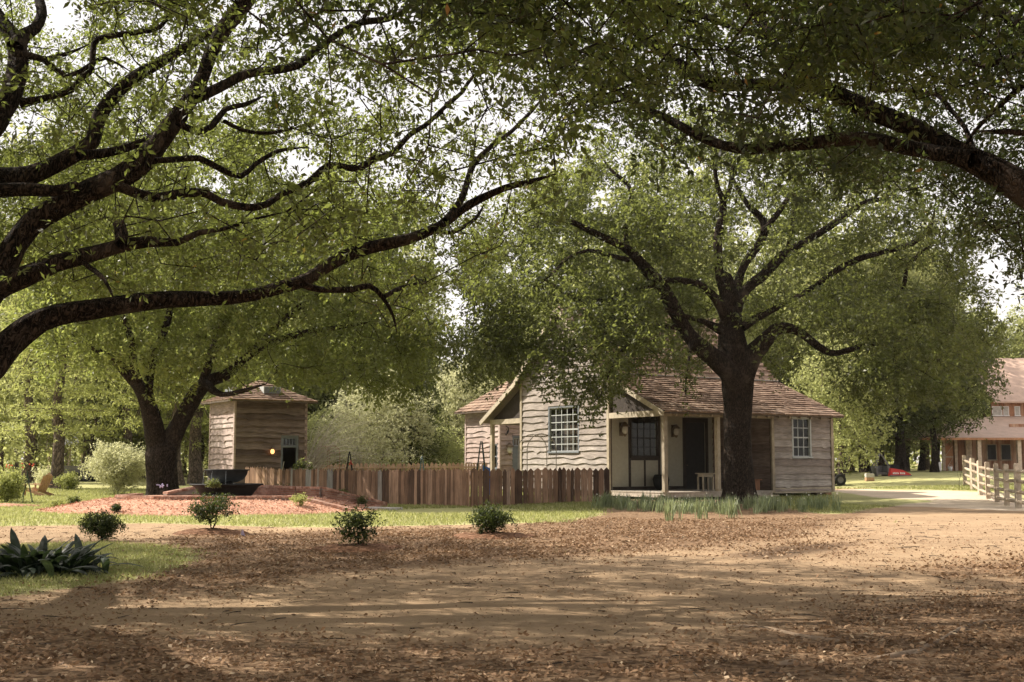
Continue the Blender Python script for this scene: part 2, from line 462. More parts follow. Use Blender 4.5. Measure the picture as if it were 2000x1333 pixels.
def mat_ground():
    m, t, b = new_mat('yard_ground')
    co = coords(t)
    big = noise(t, co, .35, 5, .6); med = noise(t, co, 1.8, 6, .65); fine = noise(t, co, 16, 6, .75); vf = noise(t, co, 60, 4, .7)
    def soft(a, lo=.35, hi=.65, amt=.9):
        s = math_(t, 'ADD', attr(t, a), math_(t, 'MULTIPLY', math_(t, 'SUBTRACT', med, .5), amt))
        s = math_(t, 'ADD', s, math_(t, 'MULTIPLY', math_(t, 'SUBTRACT', big, .5), amt))
        s = math_(t, 'ADD', s, math_(t, 'MULTIPLY', math_(t, 'SUBTRACT', fine, .5), amt * .7))
        return ramp(t, [(lo, (0,) * 3), (hi, (1,) * 3)], s).outputs[0]
    dirt = ramp(t, [(.25, (.23, .155, .092)), (.5, (.36, .252, .155)), (.75, (.50, .372, .242))], math_(t, 'ADD', math_(t, 'MULTIPLY', med, .55), math_(t, 'MULTIPLY', fine, .45))).outputs[0]
    wv = N(t, 'ShaderNodeTexVoronoi', Scale=17.0); t.links.new(co, wv.inputs['Vector'])
    sep = t.nodes.new('ShaderNodeSeparateColor'); t.links.new(wv.outputs['Color'], sep.inputs[0])
    lf = math_(t, 'ADD', math_(t, 'MULTIPLY', sep.outputs[0], .5), math_(t, 'MULTIPLY', fine, .5))
    lit = ramp(t, [(.22, (.075, .045, .026)), (.5, (.21, .132, .077)), (.85, (.38, .265, .165))], lf).outputs[0]
    gf = math_(t, 'ADD', math_(t, 'MULTIPLY', fine, .5), math_(t, 'MULTIPLY', vf, .5))
    gr = ramp(t, [(.3, (.20, .21, .065)), (.5, (.39, .38, .17)), (.75, (.58, .53, .32))], gf).outputs[0]
    gv_ = ramp(t, [(.3, (.50, .40, .29)), (.7, (.68, .575, .44))], fine).outputs[0]
    spk = ramp(t, [(.60, (0,) * 3), (.68, (1,) * 3)], vf).outputs[0]
    dirt = mixc(t, dirt, (.11, .065, .04), math_(t, 'MULTIPLY', spk, .55))
    c = mixc(t, dirt, gv_, soft('gravel', .3, .7, .6))
    c = mixc(t, c, lit, soft('litter'))
    c = mixc(t, c, (.07, .042, .027), math_(t, 'MULTIPLY', soft('dark_patch', .3, .75, .8), .75))
    c = mixc(t, c, gr, soft('grass', .38, .62, .9))
    c = mixc(t, c, ramp(t, [(.3, (.82,) * 3), (.7, (1.1,) * 3)], big).outputs[0], 1.0, 'MULTIPLY')
    t.links.new(c, b.inputs['Base Color'])
    b.inputs['Roughness'].default_value = .95; b.inputs['Specular IOR Level'].default_value = .1
    h = math_(t, 'ADD', math_(t, 'MULTIPLY', med, .5), math_(t, 'ADD', math_(t, 'MULTIPLY', fine, .6), math_(t, 'MULTIPLY', vf, .25)))
    bump(t, b, h, .7, .06)
    return m
gme = np_mesh('ground', gv, gq, mat_ground(), smooth=True)
MASK = {}
for nm, pl, k in (('grass', GRASS, 9), ('litter', LITTER, 40), ('gravel', GRAVEL, 6), ('dark_patch', DARK_PATCH, 5)):
    mk = blur(maskof(pl, GX, GY), k)
    MASK[nm] = mk
    a = gme.attributes.new(nm, 'FLOAT', 'POINT'); a.data.foreach_set('value', mk.ravel().astype(np.float32))
tag(link('ground', gme), kind='structure')

# ---------------------------------------------------------------- foliage machinery
def unit(v): return v / np.maximum(np.linalg.norm(v, axis=1, keepdims=True), 1e-9)
def leaf_arrays(Pn, axis_, L, Wd, rg, droop=0.0):
    n = len(Pn)
    a = unit(axis_ + np.array([0, 0, -droop]))
    r = unit(rg.normal(size=(n, 3)) * .7 + np.array([0, 0, 1.0]))
    b = unit(np.cross(a, r)); nn = np.cross(b, a)
    L = np.broadcast_to(np.asarray(L).reshape(-1, 1), (n, 1)); W2 = np.broadcast_to(np.asarray(Wd).reshape(-1, 1), (n, 1)) / 2
    v = np.empty((n, 4, 3))
    v[:, 0] = Pn; v[:, 1] = Pn + a * L * .48 + b * W2 + nn * W2 * .3; v[:, 2] = Pn + a * L; v[:, 3] = Pn + a * L * .48 - b * W2 + nn * W2 * .3
    return v.reshape(-1, 3)
def leaves_mesh(name, clusters, crad, per, L, mat, rg, ros=5, ratio=.42, tint_c=None, droop=.1, flat=1.0):
    """rosettes of leaves inside each cluster"""
    n = len(clusters)
    crad = np.broadcast_to(np.asarray(crad, float), (n,)); per = int(per)
    nr = max(1, per // ros)
    rc = np.repeat(clusters, nr, 0) + rg.normal(size=(n * nr, 3)) * np.repeat(crad, nr)[:, None] * .55 * np.array([1, 1, flat])
    od = unit(rg.normal(size=(n * nr, 3)) + np.array([0, 0, .25]))
    pc = np.repeat(rc, ros, 0)
    ax = unit(rg.normal(size=(len(pc), 3)) + np.repeat(od, ros, 0) * .8)
    ls = np.broadcast_to(np.asarray(L, float), (n,))
    Ls = np.repeat(np.repeat(ls, nr), ros) * rg.uniform(.65, 1.25, len(pc))
    pc = pc + ax * Ls[:, None] * .25
    V = leaf_arrays(pc, ax, Ls, Ls * ratio, rg, droop)
    tc = rg.uniform(.15, .75, n) if tint_c is None else tint_c
    tt = np.repeat(np.repeat(tc, nr), ros) + rg.normal(size=len(pc)) * .16
    tt = np.clip(tt, 0, .955)
    tt[rg.random(len(tt)) < .004] = 1.0
    Fq = np.arange(len(V)).reshape(-1, 4)
    return np_mesh(name, V, Fq, mat, np.repeat(tt, 4))

def crom(pts, step):
    """Catmull-Rom through rows (x,y,z,r)"""
    p = np.asarray(pts, float)
    out = []
    q = np.vstack([2 * p[0] - p[1], p, 2 * p[-1] - p[-2]])
    for i in range(1, len(q) - 2):
        L = np.linalg.norm(q[i + 1, :3] - q[i, :3]); k = max(2, int(L / step) + 1)
        for u in np.arange(k) / k:
            out.append(.5 * ((2 * q[i]) + (-q[i - 1] + q[i + 1]) * u + (2 * q[i - 1] - 5 * q[i] + 4 * q[i + 1] - q[i + 2]) * u * u + (-q[i - 1] + 3 * q[i] - 3 * q[i + 1] + q[i + 2]) * u ** 3))
    out.append(p[-1]); out = np.array(out); out[:, 3] = np.maximum(out[:, 3], .004)
    return out
def tube_np(path, n, rg, rough=.06):
    """path rows (x,y,z,r) -> V,F ; knobbly limb"""
    p = path[:, :3]; r = path[:, 3]
    d = np.gradient(p, axis=0); d = unit(d)
    x = np.cross(d[0], [0, 0, 1.0]); x = x / max(np.linalg.norm(x), 1e-6) if np.linalg.norm(x) > .05 else np.array([1.0, 0, 0])
    V = []
    ang = np.arange(n) / n * 2 * math.pi
    ph = rg.uniform(0, 6.28, 4)
    for i in range(len(p)):
        x = x - d[i] * np.dot(x, d[i]); x = x / np.linalg.norm(x); y = np.cross(d[i], x)
        w_ = 1 + rough * (np.sin(ang * 2 + ph[0] + i * .35) + np.sin(ang * 3 + ph[1] - i * .5) * .7 + rg.normal(size=n) * .35)
        V.append(p[i] + (np.cos(ang)[:, None] * x + np.sin(ang)[:, None] * y) * (r[i] * w_)[:, None])
    V = np.concatenate(V)
    a = np.arange((len(p) - 1) * n); k = a % n
    b = a - k + (k + 1) % n
    Fq = np.stack([a, b, b + n, a + n], 1)
    e = len(V)
    V = np.vstack([V, p[-1] + d[-1] * r[-1]])
    last = (len(p) - 1) * n + np.arange(n)
    Fc = np.stack([last, (len(p) - 1) * n + (np.arange(n) + 1) % n, np.full(n, e), np.full(n, e)], 1)
    return V, Fq, Fc, e
def limb_mesh(name, path, n, mat, rg, org, rough=.06):
    V, Fq, Fc, e = tube_np(path, n, rg, rough)
    me = bpy.data.meshes.new(name)
    me.from_pydata((V - np.array(org)).tolist(), [], Fq.tolist() + [t[:3] for t in Fc.tolist()])
    me.polygons.foreach_set('use_smooth', [True] * len(me.polygons))
    me.materials.append(mat); me.update()
    return me
def grow(skel, cl, rg, seg=.32, bal=.22, jit=.085, base=.006, pw=.40, rmax=.09):
    """attach every cluster to the nearest limb or twig; returns prism twig arrays"""
    ns = len(skel)
    cap = ns + len(cl) * 14
    X = np.zeros((cap, 3)); X[:ns] = skel; PL = np.zeros(cap); par = np.full(cap, -1)
    cnt = ns
    # nearest to skeleton first
    dmin = np.empty(len(cl))
    for i in range(0, len(cl), 500):
        dmin[i:i + 500] = np.sqrt(((cl[i:i + 500, None] - skel[None]) ** 2).sum(2)).min(1)
    for i in np.argsort(dmin):
        c = cl[i]
        dd = X[:cnt] - c
        cost = np.sqrt((dd * dd).sum(1)) + bal * PL[:cnt]
        j = int(np.argmin(cost)); dist = np.linalg.norm(X[j] - c)
        k = max(1, min(12, int(dist / seg)))
        prev = j; a = X[j].copy()
        side = rg.normal(size=3) * dist * .10
        for s_ in range(1, k + 1):
            if cnt >= cap: break
            u = s_ / k
            q = a + (c - a) * u + side * math.sin(u * math.pi) + (rg.normal(size=3) * jit if s_ < k else 0)
            X[cnt] = q; PL[cnt] = PL[prev] + np.linalg.norm(q - X[prev]); par[cnt] = prev; prev = cnt; cnt += 1
    num = np.zeros(cnt); num[ns:] = 1.0
    for i in range(cnt - 1, ns - 1, -1):
        if par[i] >= ns: num[par[i]] += num[i] * .8
    rad = np.minimum(base * np.maximum(num, 1) ** pw, rmax)
    i = np.arange(ns, cnt); p0 = X[par[i]]; p1 = X[i]; r1 = rad[i]; r0 = np.where(par[i] >= ns, rad[par[i]], r1 * 1.25); r0 = np.minimum(r0, r1 * 1.8)
    d = unit(p1 - p0); x = unit(np.cross(d, rg.normal(size=d.shape))); y = np.cross(d, x)
    V = np.empty((len(i), 8, 3))
    for k in range(4):
        an = k * math.pi / 2; o = math.cos(an) * x + math.sin(an) * y
        V[:, k] = p0 + o * r0[:, None]; V[:, 4 + k] = p1 + o * r1[:, None]
    b = (np.arange(len(i)) * 8)[:, None]
    Fq = np.concatenate([b + np.array([k, (k + 1) % 4, 4 + (k + 1) % 4, 4 + k]) for k in range(4)], 0)
    return V.reshape(-1, 3), Fq
def traced(rows, d0, d1):
    """rows (px,py,width px) along a limb, depth d0 -> d1"""
    n = len(rows); L = [0]
    for i in range(1, n): L.append(L[-1] + math.hypot(rows[i][0] - rows[i - 1][0], rows[i][1] - rows[i - 1][1]))
    out = []
    for (a, b, w_), l in zip(rows, L):
        d = d0 + (d1 - d0) * l / L[-1]
        p = P(a, b, d); out.append((p.x, p.y, p.z, w_ / 2 * d / F * (.4 if l == L[-1] and w_ < 14 else 1)))
    return out
class N3:
    """cheap smooth 3-D noise"""
    def __init__(s, rg, n=10, f=(.25, 1.2)):
        s.k = unit(rg.normal(size=(n, 3))) * rg.uniform(f[0], f[1], n)[:, None] * 2 * math.pi / 3; s.p = rg.uniform(0, 6.28, n)
    def __call__(s, X): return np.sin(X @ s.k.T + s.p).mean(1) * 2.2
SKYGAPS = [(125, 25, 38, 40), (235, 140, 32, 26), (420, 352, 42, 15), (580, 325, 42, 32), (400, 300, 30, 12), (760, 350, 40, 16), (880, 600, 30, 42), (870, 520, 24, 28), (820, 500, 22, 20),
           (1100, 315, 30, 24), (1180, 390, 30, 26), (1360, 330, 26, 22), (1410, 350, 20, 24), (1460, 450, 22, 22), (1520, 215, 34, 24), (1640, 150, 26, 22), (1640, 450, 26, 16), (1760, 240, 34, 16),
           (1690, 515, 26, 16), (1800, 540, 40, 20), (1890, 600, 24, 20), (1960, 480, 20, 20), (1980, 180, 30, 26), (1970, 600, 14, 14), (700, 210, 30, 22), (960, 180, 20, 30), (600, 150, 20, 20), (70, 240, 40, 22), (20, 260, 24, 24), (1560, 240, 22, 14)]
def gapkeep(X, rg, strength=1.0):
    a, b, _ = proj(X)
    k = np.ones(len(X))
    for x, y, rx, ry in SKYGAPS:
        e = ((a - x) / (rx * 1.3)) ** 2 + ((b - y) / (ry * 1.3)) ** 2
        k = np.minimum(k, np.clip((e - .55) / .7, 0, 1))
    return rg.random(len(X)) < np.maximum(k, 1 - strength)
def oak(name, label, loc, trunk, limbs, samp, lowcurve, ncl, crad, per, L, mat, seed, bare=30, bmin=3.5, tw=(.0045, .05)):
    rg = np.random.default_rng(seed)
    root = empty(name, loc, label, 'tree', 'live oaks in the yard')
    org = np.array(loc)
    sk = []
    pt = crom(trunk, .35); sk.append(pt)
    link('trunk', limb_mesh('trunk', pt, 14, M['bark'], rg, org, .05), root)
    for lm in limbs:
        q = crom(lm, .22); sk.append(q)
        link('limb', limb_mesh('limb', q, 9, M['bark'], rg, org, .07), root)
    SK = np.concatenate([s[len(s) // 6 if i else len(s) // 2:, :3] for i, s in enumerate(sk)])[::2]
    X = samp(rg)
    a, b, d = proj(X)
    lc = np.interp(a, lowcurve[0], lowcurve[1])
    X = X[(b < lc + rg.normal(size=len(b)) * 14)]
    X = X[gapkeep(X, rg)]
    a, b, d = proj(X)
    out = (a < -350) | (a > 2350) | (b < -300) | (X[:, 1] < 5)
    X = X[(~out | (rg.random(len(X)) < np.where((X[:, 0] < 0) & (X[:, 1] > 8), .30, .13))) & ((d > 7.5) | (b < -420))]  # out of frame, left crown kept denser to shade the foreground
    # leave the big limbs mostly bare on the side one sees them from, as their own leaves grow on top of and beyond them
    LS = np.concatenate([s[::2] for s in sk]); la, lb, ld = proj(LS); lw = LS[:, 3] * F / ld
    a, b, d = proj(X)
    near = np.zeros(len(X), bool)
    for i in range(0, len(X), 400):
        q = slice(i, i + 400)
        near[q] = ((np.hypot(a[q, None] - la[None], b[q, None] - lb[None]) < lw[None] + bare) & (d[q, None] < ld[None] + .3) & (lw[None] > bmin)).any(1)
    X = X[~near | (rg.random(len(X)) < .07)]
    X = X[rg.permutation(len(X))[:ncl]]
    a, b, d = proj(X)
    out = (a < -350) | (a > 2350) | (b < -300) | (X[:, 1] < 5)
    crad = np.where(out, crad * 1.7, crad); L = np.where(out, L * 2.0, L)
    V, Fq = grow(SK, X, rg, base=tw[0], rmax=tw[1])
    link('branchwork', np_mesh('branchwork', V - org, Fq, M['bark']), root)
    me = leaves_mesh('crown', X - org, crad, per, L, mat, rg)
    link('crown', me, root)
    return root

# ---------------------------------------------------------------- the four live oaks
def boxsamp(n, lo, hi, shape, bough=.8, k=14, flat=.55):
    """leaf clusters gathered into separate boughs"""
    def f(rg):
        out = []; tot = 0
        while tot < n:
            X = rg.uniform(lo, hi, (n // k, 3)); X = X[shape(X)]
            kk = rg.integers(k // 3, int(k * 1.7), len(X)); sz = bough * rg.uniform(.55, 1.35, len(X))
            Y = np.repeat(X, kk, 0) + np.clip(rg.normal(size=(kk.sum(), 3)), -1.8, 1.8) * np.repeat(sz, kk)[:, None] * np.array([.62, .62, .62 * flat])
            out.append(Y); tot += len(Y)
        Y = np.concatenate(out); return Y
    return f

# oak that stands just outside the left edge and reaches over the yard
tr = [(-7.7, 12.7, -.1, .95), (-7.6, 12.8, .5, .72), (-7.5, 12.9, 1.3, .60), (-7.4, 13, 2.1, .60), (-7.25, 13, 2.8, .62)]
LT = [
 (12.9, 17.0, [(-330, 740, 130), (-150, 770, 95), (-40, 730, 76), (15, 675, 58), (60, 637, 50), (110, 616, 43), (200, 602, 38), (300, 588, 35), (380, 584, 32), (470, 580, 28), (545, 563, 27), (600, 546, 25), (660, 508, 24), (720, 484, 25), (800, 466, 23), (860, 441, 21), (915, 402, 18), (980, 370, 13), (1040, 354, 10), (1085, 340, 6)]),
 (14.0, 15.0, [(590, 555, 16), (625, 566, 12), (690, 566, 12), (722, 559, 11), (748, 582, 9), (768, 618, 6), (775, 650, 4)]),
 (14.5, 15.4, [(750, 580, 9), (785, 562, 8), (832, 550, 6)]),
 (15.4, 16.6, [(850, 452, 10), (885, 454, 9), (928, 428, 8), (946, 398, 5)]),
 (15.6, 18.5, [(868, 432, 14), (900, 392, 14), (920, 332, 12), (930, 315, 12), (968, 279, 10), (996, 260, 9), (1040, 216, 7), (1062, 188, 4)]),
 (12.9, 14.2, [(-330, 735, 110), (-150, 640, 70), (-20, 570, 52), (60, 536, 40), (110, 516, 34), (180, 497, 30), (230, 482, 26), (290, 472, 22), (345, 474, 16), (388, 455, 13), (432, 449, 9), (500, 428, 6), (560, 414, 4)]),
 (13.3, 13.5, [(238, 478, 26), (236, 455, 24), (232, 436, 22)]),
 (13.6, 13.0, [(165, 515, 11), (203, 545, 9), (222, 584, 6)]),
 (12.9, 15.5, [(-320, 730, 120), (-140, 660, 85), (-40, 600, 64), (0, 540, 55), (28, 480, 50), (62, 438, 47), (112, 405, 46), (172, 375, 45), (232, 350, 45), (280, 316, 44), (316, 270, 40), (346, 228, 38), (375, 188, 34), (396, 150, 30), (414, 100, 30), (440, 55, 32), (475, 10, 32), (505, -40, 28), (560, -130, 22), (640, -220, 14)]),
 (14.3, 17.0, [(385, 192, 22), (430, 170, 20), (480, 145, 18), (530, 138, 17), (582, 128, 17), (622, 93, 15), (665, 64, 14), (706, 44, 14), (760, 37, 12), (800, 14, 10), (850, -30, 7)]),
 (15.5, 16.2, [(704, 48, 8), (718, 22, 6), (728, -12, 5)]),
 (14.2, 15.6, [(348, 240, 16), (385, 258, 14), (415, 246, 13), (440, 214, 12), (478, 205, 10), (515, 188, 7)]),
 (14.8, 16.0, [(438, 237, 9), (475, 255, 8), (530, 260, 7), (602, 244, 5)]),
 (14.0, 16.0, [(302, 314, 14), (345, 312, 13), (390, 310, 13), (430, 330, 12), (470, 345, 11), (500, 320, 9), (545, 295, 8), (600, 288, 6)]),
 (13.5, 18.5, [(225, 362, 20), (300, 386, 18), (360, 378, 18), (400, 378, 16), (430, 394, 16), (480, 405, 16), (520, 400, 15), (550, 380, 14), (600, 358, 14), (642, 324, 13), (700, 330, 13), (730, 310, 13), (766, 300, 12), (800, 264, 11), (832, 244, 10), (866, 212, 9), (905, 178, 8), (924, 150, 7), (980, 128, 5), (1025, 98, 4)]),
 (13.2, 15.5, [(-330, 730, 95), (-200, 470, 66), (-60, 352, 52), (0, 350, 45), (60, 344, 42), (112, 320, 38), (152, 298, 34), (180, 276, 30), (188, 245, 28), (202, 214, 27), (232, 178, 26), (268, 148, 25), (302, 128, 24), (342, 104, 22), (392, 74, 18), (432, 50, 15), (470, 20, 10)]),
 (13.9, 14.6, [(152, 304, 20), (200, 300, 19), (242, 290, 18), (282, 276, 15), (305, 256, 12)]),
 (13.0, 13.8, [(-220, 480, 60), (-60, 376, 34), (0, 372, 28), (60, 370, 26), (105, 374, 22), (150, 362, 16)]),
 (13.4, 17.2, [(-330, 730, 100), (-190, 420, 75), (-40, 262, 60), (0, 214, 48), (25, 178, 42), (36, 132, 40), (32, 92, 38), (16, 60, 32), (-4, 28, 24), (-30, -20, 20), (-40, -90, 14)]),
 (16.2, 17.4, [(30, 92, 34), (46, 70, 30), (68, 56, 25), (82, 28, 22), (74, -10, 20), (60, -70, 14)]),
 (15.9, 16.4, [(38, 202, 18), (100, 190, 12), (140, 176, 12), (162, 150, 13), (178, 138, 13), (182, 100, 13), (192, 76, 12), (262, 64, 12), (312, 54, 9), (334, 20, 7), (348, -20, 5)]),
 (16.2, 16.6, [(30, 106, 16), (85, 116, 12), (130, 150, 10), (178, 126, 10), (206, 114, 8), (255, 140, 5)]),
 (16.3, 16.6, [(88, 116, 9), (130, 106, 8), (174, 87, 5)]),
]
limbs = [traced(r, a, b) for a, b, r in LT]
# rear limbs that leave the frame and carry the crown over the camera's left
limbs += [[(-7.3, 13, 2.6, .35), (-9, 11.5, 4.2, .28), (-11, 9.5, 6, .2), (-13, 7, 7.5, .1)], [(-7.3, 13, 2.6, .35), (-6.8, 10.5, 4.6, .27), (-5.5, 7.5, 6.3, .2), (-3.5, 4.2, 7.3, .1)],
          [(-7.3, 13, 2.6, .35), (-9.5, 15.5, 4.8, .26), (-12, 18.5, 6.6, .18), (-14, 21, 8, .09)]]
def shpL(X):
    x, y, z = X.T
    q = ((x + 6.2) / 11.0) ** 2 + ((y - 13.0) / 10.0) ** 2
    top = 11.5 * np.sqrt(np.maximum(0, 1 - q * .92)); lo = 3.0 + 1.2 * np.sin(x * .7) * np.cos(y * .5) + np.where(y < 7, 1.3, 0)
    q2 = ((x + 13.5) / 7.0) ** 2 + ((y - 22.5) / 6.5) ** 2 + ((z - 7.8) / 3.0) ** 2  # mostly unseen crown lobe, added to cast shade on the left foreground
    return (((q < 1) & (z < top + .5) & (z > lo)) | (q2 < 1)) & ~((np.hypot(x, y) < 4.0) & (z < 5))
oak('live_oak', 'dark oak beyond the left edge, its long limbs reaching across the upper left', (-7.6, 12.8, 0), tr, limbs,
    boxsamp(32000, (-21, 1, 2.5), (5.5, 29, 12), shpL, .52, 17),
    ([-400, 0, 200, 300, 420, 520, 600, 680, 760, 840, 900, 940, 980, 1040, 1100, 1180], [640, 545, 570, 575, 575, 560, 560, 590, 625, 655, 610, 520, 470, 420, 360, 200]),
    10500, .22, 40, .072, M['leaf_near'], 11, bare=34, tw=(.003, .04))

# oak that stands just outside the right edge
tr = [(7.6, 11.6, -.1, .95), (7.5, 11.7, .5, .70), (7.4, 11.8, 1.6, .58), (7.2, 12, 2.9, .55), (6.9, 12.1, 3.8, .55)]
RT = [
 (12.1, 15.5, [(2360, 520, 100), (2150, 445, 82), (2000, 366, 66), (1940, 332, 58), (1880, 304, 51), (1830, 274, 46), (1770, 246, 41), (1700, 216, 37), (1640, 186, 33), (1590, 166, 31), (1540, 168, 27), (1490, 165, 26), (1430, 168, 25), (1375, 160, 28), (1303, 108, 24), (1260, 75, 22), (1217, 42, 19), (1170, 8, 15), (1130, -40, 10)]),
 (12.6, 16.0, [(1900, 312, 40), (1830, 300, 32), (1750, 284, 29), (1680, 270, 26), (1600, 278, 25), (1540, 285, 24), (1470, 292, 23), (1410, 284, 21), (1350, 258, 19), (1300, 230, 16), (1250, 208, 13), (1200, 178, 11), (1165, 158, 9), (1120, 124, 7), (1104, 80, 5), (1085, 34, 4), (1058, 22, 3)]),
 (13.2, 15.0, [(1620, 178, 30), (1575, 145, 28), (1538, 108, 26), (1505, 66, 24), (1475, 25, 22), (1432, -12, 19), (1380, -70, 14)]),
 (14.0, 15.4, [(1510, 76, 14), (1460, 62, 14), (1411, 46, 13), (1330, 14, 12), (1270, -25, 8)]),
 (11.8, 13.5, [(2360, 500, 80), (2230, 220, 55), (2100, 112, 40), (2000, 50, 31), (1935, 22, 24), (1872, 5, 18), (1800, -25, 12)]),
 (12.6, 14.6, [(1910, 318, 14), (1885, 250, 10), (1852, 210, 9), (1830, 186, 9), (1756, 174, 9), (1719, 177, 9), (1704, 130, 8), (1668, 105, 7), (1640, 101, 5)]),
 (11.6, 12.4, [(2200, 300, 24), (2000, 260, 12), (1955, 258, 11), (1908, 257, 8)]),
 (12.4, 14.0, [(2150, 180, 26), (2000, 108, 16), (1930, 130, 12), (1850, 108, 9), (1760, 92, 6)]),
 (12.3, 13.0, [(2000, 165, 14), (1960, 200, 10), (1900, 262, 7), (1860, 330, 4)]),
]
limbs = [traced(r, a, b) for a, b, r in RT]
limbs += [[(7.0, 12, 3.4, .35), (9, 10.5, 5, .28), (11.5, 9, 6.5, .2), (14, 7.5, 7.8, .09)], [(7.0, 12, 3.4, .35), (6.3, 9, 5.2, .27), (4.5, 6, 6.8, .2), (2.5, 3.2, 7.6, .09)],
          [(7.0, 12, 3.4, .35), (9, 15, 5.4, .26), (11, 18.5, 7.2, .18), (12.5, 21.5, 8.4, .09)]]
def shpR(X):
    x, y, z = X.T
    q = ((x - 7.0) / 9.5) ** 2 + ((y - 11.5) / 10.0) ** 2
    top = 11.0 * np.sqrt(np.maximum(0, 1 - q * .92)); lo = 3.6 + .9 * np.sin(x * .8 + 1) * np.cos(y * .5) + np.where(y < 7, 1.0, 0)
    return (q < 1) & (z < top + .5) & (z > lo) & ~((np.hypot(x, y) < 3.5) & (z < 5))
oak('live_oak', 'dark oak standing beyond the right edge, its thick limbs crossing the upper right corner', (7.5, 11.7, 0), tr, limbs,
    boxsamp(22000, (-3, 1, 3), (17, 22, 12), shpR, .52, 17),
    ([1000, 1060, 1120, 1200, 1300, 1400, 1500, 1600, 1700, 1800, 1900, 2000, 2200, 2500], [60, 170, 200, 235, 300, 325, 330, 345, 360, 400, 450, 520, 640, 700]),
    11500, .24, 42, .074, M['leaf_near_shaded'], 12, bare=36, tw=(.003, .04))

# oak in front of the house
D = 46.0
b0 = gpt(1442, D)
tr = traced([(1442, 992, 84), (1443, 978, 74), (1443, 955, 64), (1442, 900, 58), (1441, 830, 55), (1440, 760, 58), (1437, 715, 66), (1432, 680, 58), (1428, 630, 46), (1425, 590, 42), (1420, 560, 36), (1415, 540, 28)], D, D)
HT = [
 (46, 46, [(1420, 575, 26), (1407, 545, 20), (1403, 505, 17), (1402, 470, 17), (1409, 430, 16), (1412, 395, 14), (1400, 360, 10), (1395, 318, 7), (1385, 270, 5)]),
 (46, 46.5, [(1411, 400, 11), (1425, 370, 9), (1431, 330, 7), (1440, 280, 5)]),
 (45.8, 45, [(1442, 740, 56), (1470, 694, 42), (1500, 660, 32), (1520, 642, 26), (1555, 646, 17), (1600, 678, 15), (1632, 690, 13), (1690, 675, 10), (1740, 672, 6)]),
 (46, 48.5, [(1428, 630, 38), (1440, 592, 24), (1462, 560, 22), (1492, 538, 20), (1522, 505, 18), (1540, 490, 16), (1567, 476, 15), (1600, 456, 14), (1645, 426, 13), (1690, 396, 11), (1735, 389, 9), (1770, 386, 6)]),
 (47, 47, [(1538, 492, 9), (1546, 445, 8), (1552, 400, 6), (1560, 350, 4)]),
 (46.4, 48, [(1430, 600, 26), (1442, 550, 18), (1456, 515, 17), (1488, 468, 16), (1491, 432, 14), (1462, 402, 11), (1438, 364, 9), (1424, 330, 6)]),
 (46.8, 48, [(1489, 455, 12), (1530, 402, 10), (1555, 352, 9), (1562, 305, 6)]),
 (45.6, 47, [(1450, 640, 20), (1490, 615, 13), (1540, 590, 10), (1590, 560, 11), (1632, 530, 12), (1675, 507, 12), (1720, 494, 11), (1780, 477, 10), (1818, 440, 8), (1826, 405, 5)]),
 (46, 44, [(1740, 590, 9), (1765, 558, 9), (1771, 522, 8), (1792, 500, 7), (1818, 478, 5)]),
 (45.8, 43, [(1440, 745, 56), (1420, 722, 46), (1398, 702, 38), (1370, 680, 33), (1345, 655, 31), (1325, 620, 30), (1310, 590, 28), (1290, 560, 27), (1265, 530, 24), (1240, 500, 21), (1214, 480, 18), (1180, 465, 14), (1140, 445, 12), (1120, 435, 11), (1095, 430, 8), (1055, 418, 5)]),
 (43.6, 44.5, [(1224, 490, 11), (1223, 430, 9), (1232, 390, 9), (1226, 360, 8), (1195, 334, 6), (1170, 300, 4)]),
 (43.5, 42, [(1228, 508, 11), (1195, 500, 9), (1150, 490, 8), (1110, 505, 7), (1084, 530, 6), (1050, 560, 4)]),
 (45.7, 42.5, [(1418, 620, 26), (1405, 596, 20), (1390, 575, 17), (1365, 555, 15), (1340, 550, 13), (1300, 548, 12), (1270, 560, 10), (1240, 567, 9), (1200, 582, 9), (1140, 590, 9), (1100, 570, 8), (1055, 542, 5), (1000, 520, 4)]),
 (45.6, 42, [(1410, 645, 22), (1370, 627, 11), (1330, 616, 10), (1290, 602, 10), (1258, 606, 9), (1220, 625, 8), (1180, 652, 6), (1140, 668, 4)]),
 (45, 42, [(1330, 640, 14), (1280, 640, 9), (1220, 680, 7), (1190, 730, 5), (1170, 780, 3)]),
 (45, 43.5, [(1350, 665, 12), (1346, 700, 6), (1340, 740, 4), (1338, 775, 3)]),
]
limbs = [traced(r, a, b) for a, b, r in HT]
c = P(1440, 560, 46)
def shpH(X):
    x, y, z = ((X - np.array([7.6, 46.8, 7.6])) / np.array([10.8, 6.4, 7.2])).T
    q = x * x + y * y + z * z
    q2 = (((X - np.array([2.2, 42.3, 5.8])) / np.array([4.6, 2.4, 2.4])) ** 2).sum(1)
    return (((q < 1) & (rng.random(len(X)) < .25 + .75 * q)) | (q2 < 1) | ((((X - np.array([5.7, 43.0, 6.4])) / np.array([3.8, 2.2, 1.6])) ** 2).sum(1) < 1)) & ~((X[:, 1] > 49.5) & (X[:, 2] < 6.6))
